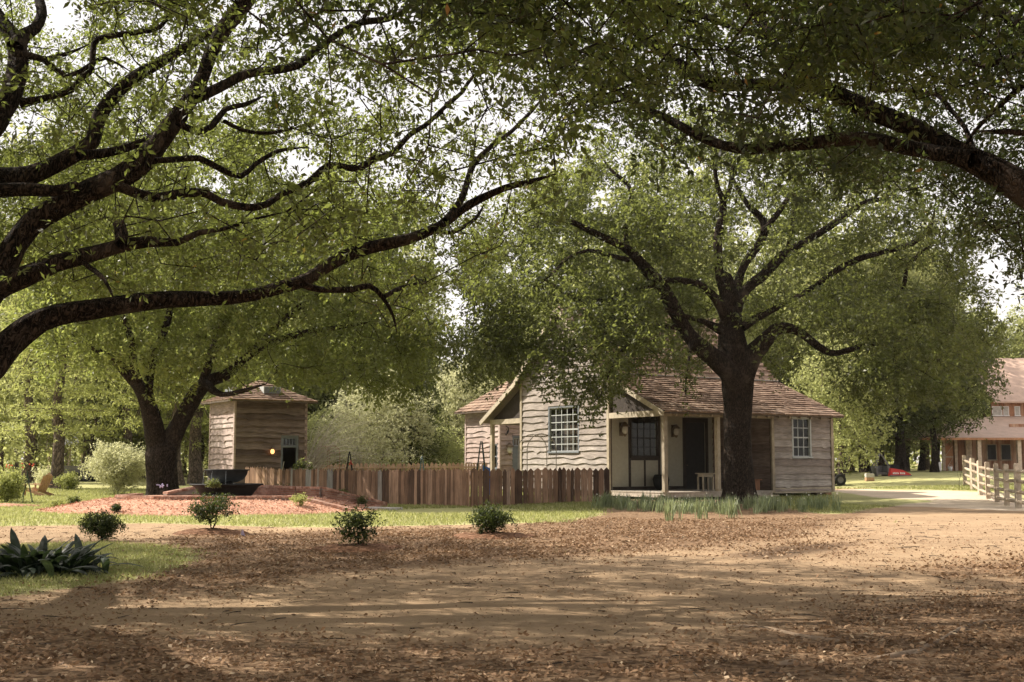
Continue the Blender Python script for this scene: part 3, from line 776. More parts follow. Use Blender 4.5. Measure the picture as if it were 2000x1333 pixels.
oak('live_oak', 'oak with a thick dark trunk in front of the farmhouse porch', tuple(b0), tr, limbs,
    boxsamp(12000, (-4, 37, 1.5), (21, 54, 15), shpH, .95, 16),
    ([860, 900, 950, 1000, 1060, 1110, 1150, 1190, 1230, 1290, 1320, 1345, 1375, 1400, 1440, 1480, 1500, 1530, 1560, 1600, 1650, 1700, 1750, 1800, 1860, 1900, 1950, 1990, 2100],
     [680, 735, 752, 735, 752, 780, 812, 770, 748, 690, 720, 775, 700, 660, 640, 660, 720, 735, 700, 715, 760, 800, 812, 800, 800, 770, 735, 640, 600]),
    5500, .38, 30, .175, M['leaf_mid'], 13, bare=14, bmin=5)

# oak beside the fountain
D = 47.0
b0 = gpt(317, D)
tr = traced([(317, 992, 92), (317, 970, 68), (316, 945, 58), (315, 905, 58), (317, 880, 60), (319, 868, 54)], D, D)
FT = [
 (47, 45, [(314, 885, 46), (306, 855, 40), (297, 820, 38), (288, 790, 35), (274, 758, 27), (250, 730, 22), (222, 704, 17), (190, 685, 12), (150, 660, 8)]),
 (47, 46.5, [(320, 885, 46), (336, 858, 39), (352, 825, 37), (370, 790, 34), (386, 765, 30), (412, 744, 24), (442, 732, 21), (480, 700, 17), (530, 670, 14), (600, 650, 12), (660, 640, 9), (720, 630, 6)]),
 (46.2, 46.5, [(287, 790, 24), (290, 750, 19), (300, 700, 16), (320, 650, 14), (335, 590, 11), (340, 520, 8)]),
 (46.8, 48, [(392, 760, 22), (405, 720, 18), (420, 670, 16), (450, 600, 13), (480, 520, 10), (500, 440, 6)]),
 (46, 43.5, [(280, 770, 20), (262, 720, 15), (255, 660, 13), (230, 600, 10), (200, 540, 6)]),
 (46.6, 43, [(400, 750, 18), (430, 770, 12), (470, 765, 9), (520, 750, 6)]),
 (46.6, 50, [(480, 700, 15), (560, 620, 12), (640, 560, 9), (720, 500, 6)]),
]
limbs = [traced(r, a, b) for a, b, r in FT]
def shpF(X):
    x, y, z = ((X - np.array([-11.0, 48.3, 8.0])) / np.array([8.6, 6.0, 7.0])).T
    q = x * x + y * y + z * z
    return (q < 1) & (rng.random(len(X)) < .2 + .8 * q)
oak('live_oak', 'oak with a forked trunk behind the fountain and yellow green lower leaves', tuple(b0), tr, limbs,
    boxsamp(11000, (-20, 39, 1.5), (-2, 55, 15.5), shpF, .95, 16),
    ([40, 90, 130, 170, 220, 260, 300, 330, 360, 390, 420, 450, 480, 520, 560, 620, 680, 740, 800, 850, 880], [640, 740, 700, 715, 725, 690, 765, 790, 765, 690, 690, 745, 735, 720, 735, 745, 755, 765, 775, 730, 600]),
    5400, .40, 30, .19, M['leaf_warm'], 14, bare=5, bmin=10)

# ---------------------------------------------------------------- building helpers (local frame: x along the front, y into the building)
def wave1(rg):
    k = rg.uniform(.5, 2.6, 5); p = rg.uniform(0, 6.28, 5); a = rg.uniform(.2, 1, 5); a /= a.sum()
    return lambda x: sum(a[i] * math.sin(k[i] * x * 2 + p[i]) for i in range(5))
def siding(mb, o, ux, n, W, z0, z1, rg, course=.3, openings=(), top=None, amp=.06, pr=.08):
    o = Vector(o); ux = Vector(ux); n = Vector(n); zv = Vector((0, 0, 1))
    z = z0; prev = None
    br0 = sorted(set([0, W] + [a for q in openings for a in q[:2]]))
    while z < z1 - .02:
        h = course * rg.uniform(.72, 1.25); zt = min(z + h, z1)
        wv = wave1(rg); am = amp * rg.uniform(.3, 1.5); tint = float(np.clip(rg.normal(.5, .16), 0, 1))
        kx = rg.uniform(0, W); ka = rg.uniform(0, .15) if rg.random() < .4 else 0
        joints = [rg.uniform(.25, .75) * W] if W > 4 and rg.random() < .6 else []
        br = sorted(set(br0 + joints))
        tj = [tint, float(np.clip(tint + rg.normal(0, .15), 0, 1))]
        edge = lambda x: z + (wv(x) * am - ka * math.exp(-((x - kx) / .14) ** 2) - .02 if z > z0 else 0)
        for a, b in zip(br[:-1], br[1:]):
            lo, hi = z, zt + .06; cut_lo = False
            for (qa, qb, qc, qd) in openings:
                if a >= qa - 1e-6 and b <= qb + 1e-6:
                    if lo < qc < hi + .001 and lo < qc: hi = min(hi, qc)
                    elif lo >= qc and hi <= qd + .08 and zt <= qd: hi = lo - 1
                    elif qc <= lo < qd < zt: lo = qd; cut_lo = True
            if hi <= lo: continue
            tt = tj[1] if joints and a >= joints[0] - 1e-6 else tj[0]
            m = max(1, int((b - a) / .12))
            for i in range(m):
                xa = a + (b - a) * i / m; xb = a + (b - a) * (i + 1) / m
                za = lo if cut_lo else edge(xa); zb = lo if cut_lo else edge(xb)
                ta = tb = hi
                if top is not None:
                    ta = min(hi, top(xa)); tb = min(hi, top(xb))
                    if ta <= za and tb <= zb: continue
                    ta = max(ta, za); tb = max(tb, zb)
                v = [o + ux * xa + zv * za + n * pr, o + ux * xb + zv * zb + n * pr, o + ux * xb + zv * tb + n * .008, o + ux * xa + zv * ta + n * .008,
                     o + ux * xa + zv * (za + .004) + n * .001, o + ux * xb + zv * (zb + .004) + n * .001]
                mb.add(v, [(0, 1, 2, 3), (4, 5, 1, 0)], tt)
        z = zt
def wall_cells(mb, o, ux, n, W, z0, z1, th, openings=(), t=.5):
    o = Vector(o); ux = Vector(ux); n = Vector(n)
    xs = sorted(set([0, W] + [a for q in openings for a in q[:2]])); zs = sorted(set([z0, z1] + [a for q in openings for a in q[2:]]))
    Mx = Matrix((ux, n, (0, 0, 1))).transposed()
    for a, b in zip(xs[:-1], xs[1:]):
        for c, d in zip(zs[:-1], zs[1:]):
            if any(a >= q[0] - 1e-6 and b <= q[1] + 1e-6 and c >= q[2] - 1e-6 and d <= q[3] + 1e-6 for q in openings): continue
            mb.box(o + ux * (a + b) / 2 + Vector((0, 0, (c + d) / 2)) - n * th / 2, (b - a, th, d - c), t, Mx)
def shingles(mb, e0, e1, r0, r1, rows, rg, th=.045, wid=.22, trim0=None):
    """courses of shingles from the eave e0-e1 up to r0-r1"""
    e0, e1, r0, r1 = map(Vector, (e0, e1, r0, r1))
    nrm = (e1 - e0).cross(r0 - e0).normalized()
    if nrm.z < 0: nrm = -nrm
    for k in range(rows):
        a0 = e0.lerp(r0, k / rows); a1 = e1.lerp(r1, k / rows); b0 = e0.lerp(r0, min(1, (k + 1.25) / rows)); b1 = e1.lerp(r1, min(1, (k + 1.25) / rows))
        L = (a1 - a0).length; m = max(1, int(L / wid))
        off = rg.uniform(-.4, .4, m + 1) / m * .6
        sag = (b0 - a0).normalized()
        row_t = rg.normal(.5, .12)
        for i in range(m):
            u0 = min(max(i / m + (off[i] if i else 0), 0), 1); u1 = min(max((i + 1) / m + (off[i + 1] if i < m - 1 else 0), 0), 1)
            d = rg.uniform(-.018, .018); t2 = th * rg.uniform(.8, 1.5)
            p0 = a0.lerp(a1, u0) + sag * d; p1 = a0.lerp(a1, u1) + sag * d; q0 = b0.lerp(b1, u0); q1 = b0.lerp(b1, u1)
            mb.add([p0 + nrm * t2, p1 + nrm * t2, q1 + nrm * .004, q0 + nrm * .004, p0 - nrm * .01, p1 - nrm * .01], [(0, 1, 2, 3), (4, 5, 1, 0)], float(np.clip(rg.normal(row_t, .17), 0, 1)))
def slab(mb, e0, e1, r0, r1, th=.08, t=.5):
    e0, e1, r0, r1 = map(Vector, (e0, e1, r0, r1)); dz = Vector((0, 0, -th)); dn = Vector((0, 0, -.012))
    mb.add([e0 + dn, e1 + dn, r1 + dn, r0 + dn, e0 + dz, e1 + dz, r1 + dz, r0 + dz], [(0, 1, 2, 3), (7, 6, 5, 4), (0, 4, 5, 1), (1, 5, 6, 2), (2, 6, 7, 3), (3, 7, 4, 0)], t)
def window(parent, o, ux, n, x0, x1, z0, z1, cols, rows, fmat, mmat=None, fw=.1, glass=True, depth=.06, midrail=True):
    o = Vector(o); ux = Vector(ux); n = Vector(n); Mx = Matrix((ux, n, (0, 0, 1))).transposed()
    def bxx(mb, a, b, c, d, p0, p1, t=.5):
        mb.box(o + ux * (a + b) / 2 + n * (p0 + p1) / 2 + Vector((0, 0, (c + d) / 2)), (b - a, p1 - p0, d - c), t, Mx)
    fr = MB()
    bxx(fr, x0 - fw, x0, z0, z1 + fw, -.05, depth); bxx(fr, x1, x1 + fw, z0, z1 + fw, -.05, depth)
    bxx(fr, x0, x1, z1, z1 + fw, -.05, depth - .003)
    f = fr.build('window', fmat, parent)
    s = MB(); bxx(s, x0 - fw - .03, x1 + fw + .03, z0 - .07, z0, -.05, depth + .05); s.build('sill', fmat, f)
    mu = MB()
    for i in range(cols + 1):
        x = x0 + (x1 - x0) * i / cols; w_ = .018 if 0 < i < cols else .035
        bxx(mu, max(x0, x - w_), min(x1, x + w_), z0, z1, -.03, .0)
    for j in range(rows + 1):
        z = z0 + (z1 - z0) * j / rows; w_ = .018 if 0 < j < rows else .035
        if midrail and j == rows // 2: w_ = .03
        bxx(mu, x0, x1, max(z0, z - w_), min(z1, z + w_), -.027, .003)
    mu.build('sash_bar', mmat or fmat, f)
    if glass:
        g = MB(); a = o + ux * x0 + n * -.015; b = o + ux * x1 + n * -.015
        g.add([a + Vector((0, 0, z0)), b + Vector((0, 0, z0)), b + Vector((0, 0, z1)), a + Vector((0, 0, z1))], [(0, 1, 2, 3)])
        g.build('pane', M['glass'], f)
    return f

PHI = R(32)
RZ = Matrix.Rotation(PHI, 3, 'Z')
UX = Vector((1, 0, 0)); UY = Vector((0, 1, 0)); ZV = Vector((0, 0, 1))
rgb = np.random.default_rng(21)

# ---------------------------------------------------------------- the farmhouse
HX, HY = 297 / F * 49.0, 49.0
house = empty('farmhouse', (HX, HY, 0), 'weathered clapboard farmhouse with shingled roof and a shaded front porch', 'house', rz=PHI)
FL = .35; YC0, YC1 = 3.67, 10.57; TR0 = 5.8; TR1 = 9.33; EZ = 3.74; KZ = 5.32; RIDGE = 8.45; YM = (YC0 + YC1) / 2; YL = 13.4
gop = (5.94 - YC0, 8.18 - YC0, 2.02, 3.98)
# core walls
wl = MB()
bop = (2.2, 3.3, 1.8, 3.9)
pw_op = (1.16, 2.55, 1.80, 3.75)
wall_cells(wl, (0, YC0, 0), UY, -UX, YC1 - YC0, FL, KZ, .12, [gop])
wl.prism([(0.0, YC0, KZ), (0.0, YC1, KZ), (0.0, YM, RIDGE - .02)], (0, 0, 0), (.12, 0, 0))
wall_cells(wl, (9.33, YC0, 0), UY, UX, YC1 - YC0, FL, KZ, .12)
wl.prism([(9.33, YC0, KZ), (9.33, YC1, KZ), (9.33, YM, RIDGE - .02)], (0, 0, 0), (-.12, 0, 0))
wall_cells(wl, (.12, YC1, 0), UX, UY, 9.09, FL, KZ, .12, [bop])
wl.bx(.12, 9.21, YC0 + .13, YC1 - .13, FL - .1, FL - .02)
wl.build('wall', M['soffit'], house)
# plaster wall under the porch
pl_ = MB()
wall_cells(pl_, (.12, YC0, 0), UX, -UY, 9.09, FL, KZ, .12, [(pw_op[0] - .12, pw_op[1] - .12, pw_op[2], pw_op[3]), (4.16 - .12, 5.3 - .12, FL, 3.3)])
pl_.build('plaster_wall', M['plaster'], house)
tb = MB()
for x in (1.05, 2.66): tb.bx(x - .06, x + .06, YC0 - .025, YC0 - .001, FL, KZ - .6)
tb.bx(1.11, 2.60, YC0 - .022, YC0 - .001, 1.62, 1.76); tb.bx(1.82, 1.91, YC0 - .022, YC0 - .001, FL + .16, 1.62); tb.bx(.14, 4.0, YC0 - .028, YC0 - .001, FL + .001, FL + .15)
tb.bx(4.0, 4.15, YC0 - .04, YC0 - .001, FL, 3.5); tb.bx(5.3, 5.45, YC0 - .04, YC0 - .001, FL, 3.5); tb.bx(4.15, 5.3, YC0 - .037, YC0 - .001, 3.3, 3.5)
tb.build('timber_framing', M['timber'], house)
dr = MB(); dr.bx(4.16, 5.29, YC0 + .03, YC0 + .08, FL, 3.3)
for z in (.55, 1.5, 2.4):
    for x in (4.26, 4.78): dr.bx(x, x + .42, YC0 + .012, YC0 + .029, FL + z - .35, FL + z + .3)
dd = dr.build('door', M['darkdoor'], house)
dk = MB(); dk.lathe([(0, -.03), (.03, -.02), (.035, 0), (.03, .02), (0, .03)], (4.24, YC0 - .02, 1.4), 10); dk.build('door_knob', M['copper'], dd, smooth=True)
window(house, (0, YC0, 0), UX, -UY, *pw_op, 4, 5, M['timber'], M['timber'], fw=.07)
# gable siding
gs = MB()
topf = lambda x: KZ + (RIDGE - KZ) * (1 - abs(x - (YC1 - YC0) / 2) / ((YC1 - YC0) / 2)) - .02
siding(gs, (0, YC0, 0), UY, -UX, YC1 - YC0, FL, RIDGE, rgb, .3, [(gop[0] - .1, gop[1] + .1, gop[2] - .07, gop[3] + .1)], topf)
# enclosed end room
wl2 = MB()
rop = (6.94 - TR0 + .1, 8.08 - TR0 - .06, 1.78, 3.42)
wall_cells(wl2, (TR0, 0, 0), UX, -UY, TR1 - TR0, FL - .05, EZ - .02, .1, [rop])
wall_cells(wl2, (TR0, .1, 0), UY, -UX, YC0 - .1, FL - .05, EZ - .16, .1)
wl2.prism([(TR0, .1, EZ - .16), (TR0, YC0, EZ - .16), (TR0, YC0, KZ - .2), (TR0, .1, EZ - .12)], (0, 0, 0), (.1, 0, 0))
wall_cells(wl2, (TR1, .1, 0), UY, UX, YC0 - .1, FL - .05, EZ - .02, .1)
wl2.build('end_room_wall', M['soffit'], house)
siding(gs, (TR0, 0, 0), UX, -UY, TR1 - TR0, FL - .05, EZ - .02, rgb, .27, [(rop[0] - .09, rop[1] + .09, rop[2] - .07, rop[3] + .09)])
siding(gs, (TR1, .0, 0), UY, UX, YC0, FL - .05, EZ - .02, rgb, .27)
gs.build('siding', M['siding'], house)
sl_ = (KZ - EZ) / YC0
ds = MB(); siding(ds, (TR0, .06, 0), UY, -UX, YC0 - .06, FL, EZ + 1.2, rgb, .3, (), lambda u: EZ - .14 + sl_ * (u + .06)); ds.build('inner_siding', M['siding_brown_shaded'], house)
window(house, (0, YC0, 0), UY, -UX, *gop, 5, 6, M['frame'], M['frame_pale'], fw=.1)
window(house, (TR0, 0, 0), UX, -UY, *rop, 3, 4, M['frame_pale'], M['frame_pale'], fw=.09)
window(house, (.12, YC1, 0), UX, UY, *bop, 3, 4, M['frame'], M['frame'], fw=.07)
# corner boards and sill
for q in ((-.1, .0, YC0 - .07, YC0 + .09, FL - .1, KZ + .05, .6), (-.1, 0, YC1 - .09, YC1 + .07, FL - .1, KZ + .05, .5), (TR0 - .05, TR0 + .09, -.09, 0, FL - .1, EZ - .16, .3), (TR1 - .06, TR1 + .09, -.1, 0.001, FL - .1, EZ - .16, .3)):
    MB().bx(*q).build('corner_board', M['trim'], house)
sb = MB(); sb.bx(TR0 + .09, TR1 - .06, -.055, .0, FL - .12, FL + .10, .8); sb.build('sill_beam', M['trim'], house)
# porch floor, posts, beams
pf = MB()
nb = 26
for i in range(nb):
    y0 = -.1 + (YC0 + .07) * i / nb; pf.bx(-.05, TR0 - .06, y0, y0 + (YC0 + .07) / nb - .006, FL - .04, FL + rgb.uniform(-.002, .002))
pf.bx(-.03, TR0 - .06, -.06, .0, FL - .22, FL - .045); pf.bx(-.03, .03, .001, YC0 - .07, FL - .22, FL - .045)
pf.build('porch_floor', M['floorwood'], house)
for x, y in ((.0, .0), (2.78, .0), (.0, YL - .1), (2.9, YL - .1)):
    p = MB(); p.bx(x - .085, x + .085, y - .085, y + .085, FL, EZ - .36, .4 + .2 * rgb.random()); p.bx(x - .1, x + .1, y - .1, y + .1, FL, FL + .1, .3)
    p.build('porch_post', M['trim'], house)
for q in ((-.09, TR0 - .06, -.088, .088, EZ - .36, EZ - .12, .35), (-.088, .088, .09, YC0 - .08, EZ - .355, EZ - .125, .9), (-.088, .088, YC1 + .08, YL - .18, EZ - .355, EZ - .125, .7), (-.09, 4, YL - .188, YL - .01, EZ - .36, EZ - .12, .5)):
    MB().bx(*q).build('porch_beam', M['trim'], house)
# left porch floor
lf = MB(); lf.bx(0, 4, YC1 + .08, YL, FL - .1, FL); lf.build('porch_floor', M['floorwood'], house)
# piers
for x, y in ((TR0 + .2, .2), (TR1 - .75, .16), (TR1 - .2, .2), (0.1, .2), (2.8, .2), (.2, YC0 + .2), (.2, YC1 - .2), (0.1, YL - .2), (5.6, YC0 - .2), (TR1 - .2, YC0)):
    p = MB(); p.bx(x - .19, x + .19, y - .19, y + .19, -.1, FL - .13); p.build('pier', M['brick'] if x > TR1 - .5 else M['soffit'], house)
# roofs
ov = .45; xe0, xe1 = -.38, TR1 + .38
sl_ = (KZ - EZ) / (YC0 + .0)
ezf = EZ - sl_ * ov
rf = MB()
slab(rf, (xe0, -ov, ezf), (xe1, -ov, ezf), (xe0, YC0, KZ), (xe1, YC0, KZ))
slab(rf, (xe0, YL + ov, ezf), (xe1, YL + ov, ezf), (xe0, YC1, KZ), (xe1, YC1, KZ))
slab(rf, (xe0, YC0 - .1, KZ + .02), (xe1, YC0 - .1, KZ + .02), (xe0, YM, RIDGE + .1), (xe1, YM, RIDGE + .1))
slab(rf, (xe0, YC1 + .1, KZ + .02), (xe1, YC1 + .1, KZ + .02), (xe0, YM, RIDGE + .1), (xe1, YM, RIDGE + .1))
roof = rf.build('roof', M['soffit'], house)
sh = MB()
shingles(sh, (xe0, -ov - .03, ezf - .01), (xe1, -ov - .03, ezf - .01), (xe0, YC0 - .06, KZ - .03), (xe1, YC0 - .06, KZ - .03), 17, rgb)
shingles(sh, (xe0, YC0 - .16, KZ - .03), (xe1, YC0 - .16, KZ - .03), (xe0, YM, RIDGE + .11), (xe1, YM, RIDGE + .11), 13, rgb)
shingles(sh, (xe0, YL + ov + .03, ezf - .01), (xe1, YL + ov + .03, ezf - .01), (xe0, YC1 + .1, KZ - .03), (xe1, YC1 + .1, KZ - .03), 17, rgb)
shingles(sh, (xe0, YC1 + .16, KZ - .03), (xe1, YC1 + .16, KZ - .03), (xe0, YM, RIDGE + .11), (xe1, YM, RIDGE + .11), 13, rgb)
sh.build('shingle_courses', M['shingle'], roof)
fl = MB(); fl.beam((xe0, YC0 - .17, KZ + .0), (xe1, YC0 - .17, KZ + .0), .07, .03, .9); fl.build('flashing', M['frame_pale'], roof)
rk = MB()
for ya, za, yb, zb in ((-ov, ezf - .1, YC0 - .1, KZ - .1), (YL + ov, ezf - .1, YC1 + .1, KZ - .1), (YC0 - .1, KZ - .08, YM, RIDGE), (YC1 + .1, KZ - .08, YM, RIDGE)):
    rk.beam((xe0 - .02, ya, za), (xe0 - .02, yb, zb), .04, .2, .95)
rk.build('rake_board', M['trim'], roof)
rt = MB()
for x in np.arange(.3, TR1 + .2, .62):
    rt.beam((x, -ov + .02, ezf - .13), (x, .8, ezf - .13 + sl_ * (.78 + ov)), .05, .1, .35)
rt.build('rafter_tail', M['trim'], roof)
for q in ([(.02, .1, EZ - .13), (.02, YC0, EZ - .13), (.02, YC0, KZ - .2)], [(.02, YL - .1, EZ - .13), (.02, YC1, EZ - .13), (.02, YC1, KZ - .2)]):
    MB().prism(q, (0, 0, 0), (.04, 0, 0)).build('gable_shade_sheet', M['timber'], house)  # dark sheet standing in for the shade inside the open porch gable
# step under the porch edge
st = MB(); st.bx(4.6, 5.7, -.5, -.12, .12, .17, .6); st.beam((5.0, -.45, .02), (5.6, -.2, .30), .05, .05, .6); st.bx(4.65, 4.72, -.45, -.15, 0, .12); st.bx(5.58, 5.65, -.45, -.15, 0, .12); st.build('step', M['trim'], house)
# bench board along the inner wall
bb = MB(); bb.bx(5.35, 5.70, .5, 2.6, FL + .42, FL + .47); bb.bx(5.4, 5.66, .6, .68, FL, FL + .42); bb.bx(5.4, 5.66, 2.4, 2.48, FL, FL + .42)
def place_local(mb, name, mat, label, cat, org=None, base=(HX, HY, 0), group=None):
    b = mb.build(name, mat); b.location = base; b.rotation_euler = (0, 0, PHI); return tag(b, label, cat, group)
place_local(bb, 'bench', M['barnwood'], 'low reddish bench against the dark side wall inside the front porch', 'bench')
def hloc(x, y, z, base=(HX, HY, 0)): return Vector(base) + RZ @ Vector((x, y, z))

# small table on the porch
tp = hloc(3.15, 1.2, FL)
tbl = empty('side_table', tp, 'small wooden table with square legs standing on the porch beside the post', 'table', rz=PHI)
m = MB(); m.bx(-.36, .36, -.24, .24, .70, .74); m.build('table_top', M['trim'], tbl)
m = MB(); m.bx(-.28, .28, -.17, .17, .58, .70); m.build('apron', M['trim'], tbl)
for x in (-.27, .27):
    for y in (-.16, .16):
        m = MB(); m.bx(x - .03, x + .03, y - .03, y + .03, 0, .58); m.build('leg', M['trim'], tbl)
# dark round pot under the porch window
m = MB(); m.lathe([(0, 0), (.2, 0), (.32, .2), (.36, .45), (.30, .62), (.26, .66), (.26, .6), (0, .55)], (0, 0, 0), 20)
o = m.build('pot', M['iron'], smooth=True, loc=hloc(2.3, 3.1, FL)); tag(o, 'dark round pot on the porch floor beneath the window', 'pot')

def lantern(p, nrm, label, lit=False, s=1.0):
    nrm = Vector(nrm).normalized(); sd_ = Vector((0, 0, 1)).cross(nrm)
    r = empty('wall_lantern', p, label, 'lantern', 'wall lanterns on the buildings', rz=math.atan2(nrm.y, nrm.x))
    m = MB(); m.bx(-.0, .03, -.08 * s, .08 * s, -.30 * s, .14 * s); m.tube([(.03, 0, .08 * s), (.12 * s, 0, .14 * s), (.2 * s, 0, .10 * s)], .014, 6); m.build('bracket', M['copper'], r)
    m = MB(); c = (.2 * s, 0, 0)
    m.lathe([(.015, .16 * s), (.05 * s, .13 * s), (.15 * s, .02 * s), (.155 * s, 0), (.02, .0)], c, 14); m.build('hood', M['copper'] if not lit else M['copper'], r, smooth=True)
    m = MB(); m.lathe([(.06 * s, -.0), (.10 * s, -.08 * s), (.10 * s, -.16 * s), (.05 * s, -.24 * s), (0, -.25 * s)], c, 14)
    m.build('glass_globe', M['bulb'] if lit else M['lampglass'], r, smooth=True)
    m = MB(); m.lathe([(0, -.33 * s), (.03 * s, -.32 * s), (.06 * s, -.26 * s), (.06 * s, -.235 * s)], c, 10); m.build('finial', M['copper'], r, smooth=True)
nf = RZ @ Vector((0, -1, 0)); nl = RZ @ Vector((-1, 0, 0))
lantern(hloc(.62, YC0, 3.05), nf, 'unlit copper lantern on the porch plaster left of the window', s=1.3)
lantern(hloc(3.45, YC0, 3.0), nf, 'unlit lantern on the porch plaster between the window and the dark door', s=1.2)

# ---------------------------------------------------------------- cabin behind the left porch
CX, CY = -23 / F * 64.0, 64.0; CZ = float(gz(CX, CY))
cab = empty('cabin', (CX, CY, CZ), 'pinkish clapboard cabin with a hipped shingle roof behind the farmhouse left porch', 'cabin', rz=PHI)
CW, CD, CH = 5.0, 3.5, 4.05
m = MB()
cwo = (2.0, 2.65, 1.0, 2.2)
wall_cells(m, (0, 0, 0), UY, -UX, CD, 0, CH, .1, [(CD - cwo[1] - .6, CD - cwo[0] - .6, 1.0, 2.2)])
wall_cells(m, (.1, 0, 0), UX, -UY, CW - .2, 0, CH, .1); wall_cells(m, (CW, 0, 0), UY, UX, CD, 0, CH, .1); wall_cells(m, (.1, CD, 0), UX, UY, CW - .2, 0, CH, .1)
m.build('wall', M['soffit'], cab)
m = MB()
siding(m, (0, 0, 0), UY, -UX, CD, .1, CH, rgb, .27, [(CD - cwo[1] - .67, CD - cwo[0] - .53, .94, 2.26)]); siding(m, (0, 0, 0), UX, -UY, CW, .1, CH, rgb, .27, [(.72, 1.55, 0, 2.7)])
m.build('siding', M['siding_pink'], cab)
window(cab, (0, 0, 0), UY, -UX, CD - cwo[1] - .6, CD - cwo[0] - .6, 1.0, 2.2, 2, 2, M['frame'], M['frame'], fw=.06)
for q in ((-.09, 0, -.09, .08, 0, CH, .7), (-.09, 0, CD - .07, CD + .07, 0, CH, .6)): MB().bx(*q).build('corner_board', M['siding_pink'], cab)
m = MB(); m.bx(.80, 1.47, -.045, -.002, 0, 2.1)
dq = m.build('door', M['frame'], cab)
m = MB(); m.bx(.72, .80, -.06, -.002, 0, 2.68); m.bx(1.47, 1.55, -.06, -.002, 0, 2.68); m.bx(.8, 1.47, -.058, -.002, 2.58, 2.68); m.build('door_frame', M['frame'], cab)
window(dq, (0, -.002, 0), UX, -UY, .82, 1.45, 2.16, 2.55, 4, 1, M['frame'], M['frame_pale'], fw=.02, depth=.05)
E = .5; ap = Vector((CW / 2, CD / 2, 5.75))
cr = [Vector((-E, -E, CH - .05)), Vector((CW + E, -E, CH - .05)), Vector((CW + E, CD + E, CH - .05)), Vector((-E, CD + E, CH - .05))]
ra, rb = Vector((CW / 2 - .8, CD / 2, 5.75)), Vector((CW / 2 + .8, CD / 2, 5.75))
m = MB()
for q in ((cr[0], cr[1], ra, rb), (cr[2], cr[3], rb, ra), (cr[3], cr[0], ra, ra), (cr[1], cr[2], rb, rb)): slab(m, *q)
cro = m.build('roof', M['soffit'], cab)
m = MB()
for q in ((cr[0], cr[1], ra, rb), (cr[2], cr[3], rb, ra), (cr[3], cr[0], ra, ra), (cr[1], cr[2], rb, rb)): shingles(m, *q, 11, rgb, wid=.25)
m.build('shingle_courses', M['shingle'], cro)
lantern(Vector((CX, CY, CZ)) + RZ @ Vector((.42, 0, 2.1)), nf, 'pale lantern on the shaded cabin wall seen past the left porch', s=1.4)
m = MB()
m.tube([(0, 0, .5), (-.02, .03, .3), (.03, 0, .1)], .012, 5); m.tube([(.0, 0, .3), (-.14, 0, .2), (-.16, .0, .0), (-.08, 0, -.1)], .02, 5); m.tube([(.0, 0, .3), (.12, 0, .2), (.15, .0, .0), (.05, 0, -.12)], .02, 5); m.tube([(-.1, 0, .0), (0, .02, -.2), (.1, 0, .05)], .03, 5)
o = m.build('wall_ornament', M['iron'], loc=Vector((CX, CY, CZ)) + RZ @ Vector((.32, -.06, 2.9))); tag(o, 'twisted black iron ornament hanging high on the shaded cabin wall', 'ornament')

# ---------------------------------------------------------------- square tower shed behind the fountain
TX, TY = -539 / F * 56.0, 56.0; TZ = float(gz(TX, TY)); TL = 3.42
tw = empty('tower_shed', (TX, TY, TZ), 'tall square clapboard shed with an open dark doorway and low shingled roof', 'shed', rz=PHI)
THT = 1.5 + 126 / F * 56 - TZ
tdo = (2.28, 2.95, 0, 2.08)
m = MB()
wall_cells(m, (0, 0, 0), UY, -UX, TL, 0, THT, .1); wall_cells(m, (.1, 0, 0), UX, -UY, TL - .2, 0, THT, .1, [(tdo[0] - .1, tdo[1] - .1, 0, 2.55)]); wall_cells(m, (TL, 0, 0), UY, UX, TL, 0, THT, .1); wall_cells(m, (.1, TL, 0), UX, UY, TL - .2, 0, THT, .1)
m.build('wall', M['soffit'], tw)
m = MB(); siding(m, (0, 0, 0), UY, -UX, TL, .05, THT, rgb, .26); m.build('siding', M['siding_pink'], tw)  # paler boards on this face, sunlight put into the colour
m = MB(); siding(m, (0, 0, 0), UX, -UY, TL, .05, THT, rgb, .28, [(tdo[0] - .1, tdo[1] + .1, 0, 2.65)], amp=.07, pr=.13); m.build('siding', M['siding_brown_shaded'], tw)  # darker boards on the front, shade put into the colour
for q in ((-.09, 0, -.09, .07, 0, THT, .6), (-.085, 0, TL - .07, TL + .05, 0, THT, .6), (TL - .07, TL + .05, -.085, 0, 0, THT, .3)): MB().bx(*q).build('corner_board', M['siding_pink'], tw)
m = MB(); m.bx(tdo[0] - .1, tdo[0], -.06, .1, 0, 2.55); m.bx(tdo[1], tdo[1] + .1, -.06, .1, 0, 2.55); m.bx(tdo[0] - .1, tdo[1] + .1, -.062, .1, 2.55, 2.65); m.bx(tdo[0], tdo[1], -.04, .06, 2.08, 2.16); dfm = m.build('door_frame', M['frame'], tw)
window(tw, (0, -.01, 0), UX, -UY, tdo[0] + .02, tdo[1] - .02, 2.18, 2.53, 4, 1, M['frame'], M['frame'], fw=.015, depth=.02)
m = MB(); m.box((2.22, .34, 1.02), (.05, .66, 2.0)); m.bx(2.19, 2.25, .05, .07, .1, 1.98); m.build('door', M['frame'], tw, loc=None)
E = .42; zt = THT + .03
cr = [Vector((-E, -E, zt - .1)), Vector((TL + E, -E, zt - .1)), Vector((TL + E, TL + E, zt - .1)), Vector((-E, TL + E, zt - .1))]; ap = Vector((TL / 2, TL / 2, zt + .95))
m = MB()
for i in range(4): slab(m, cr[i], cr[(i + 1) % 4], ap, ap)
tro = m.build('roof', M['soffit'], tw)
m = MB()
for i in range(4): shingles(m, cr[i], cr[(i + 1) % 4], ap, ap, 11, rgb, wid=.22)
m.build('shingle_courses', M['shingle'], tro)
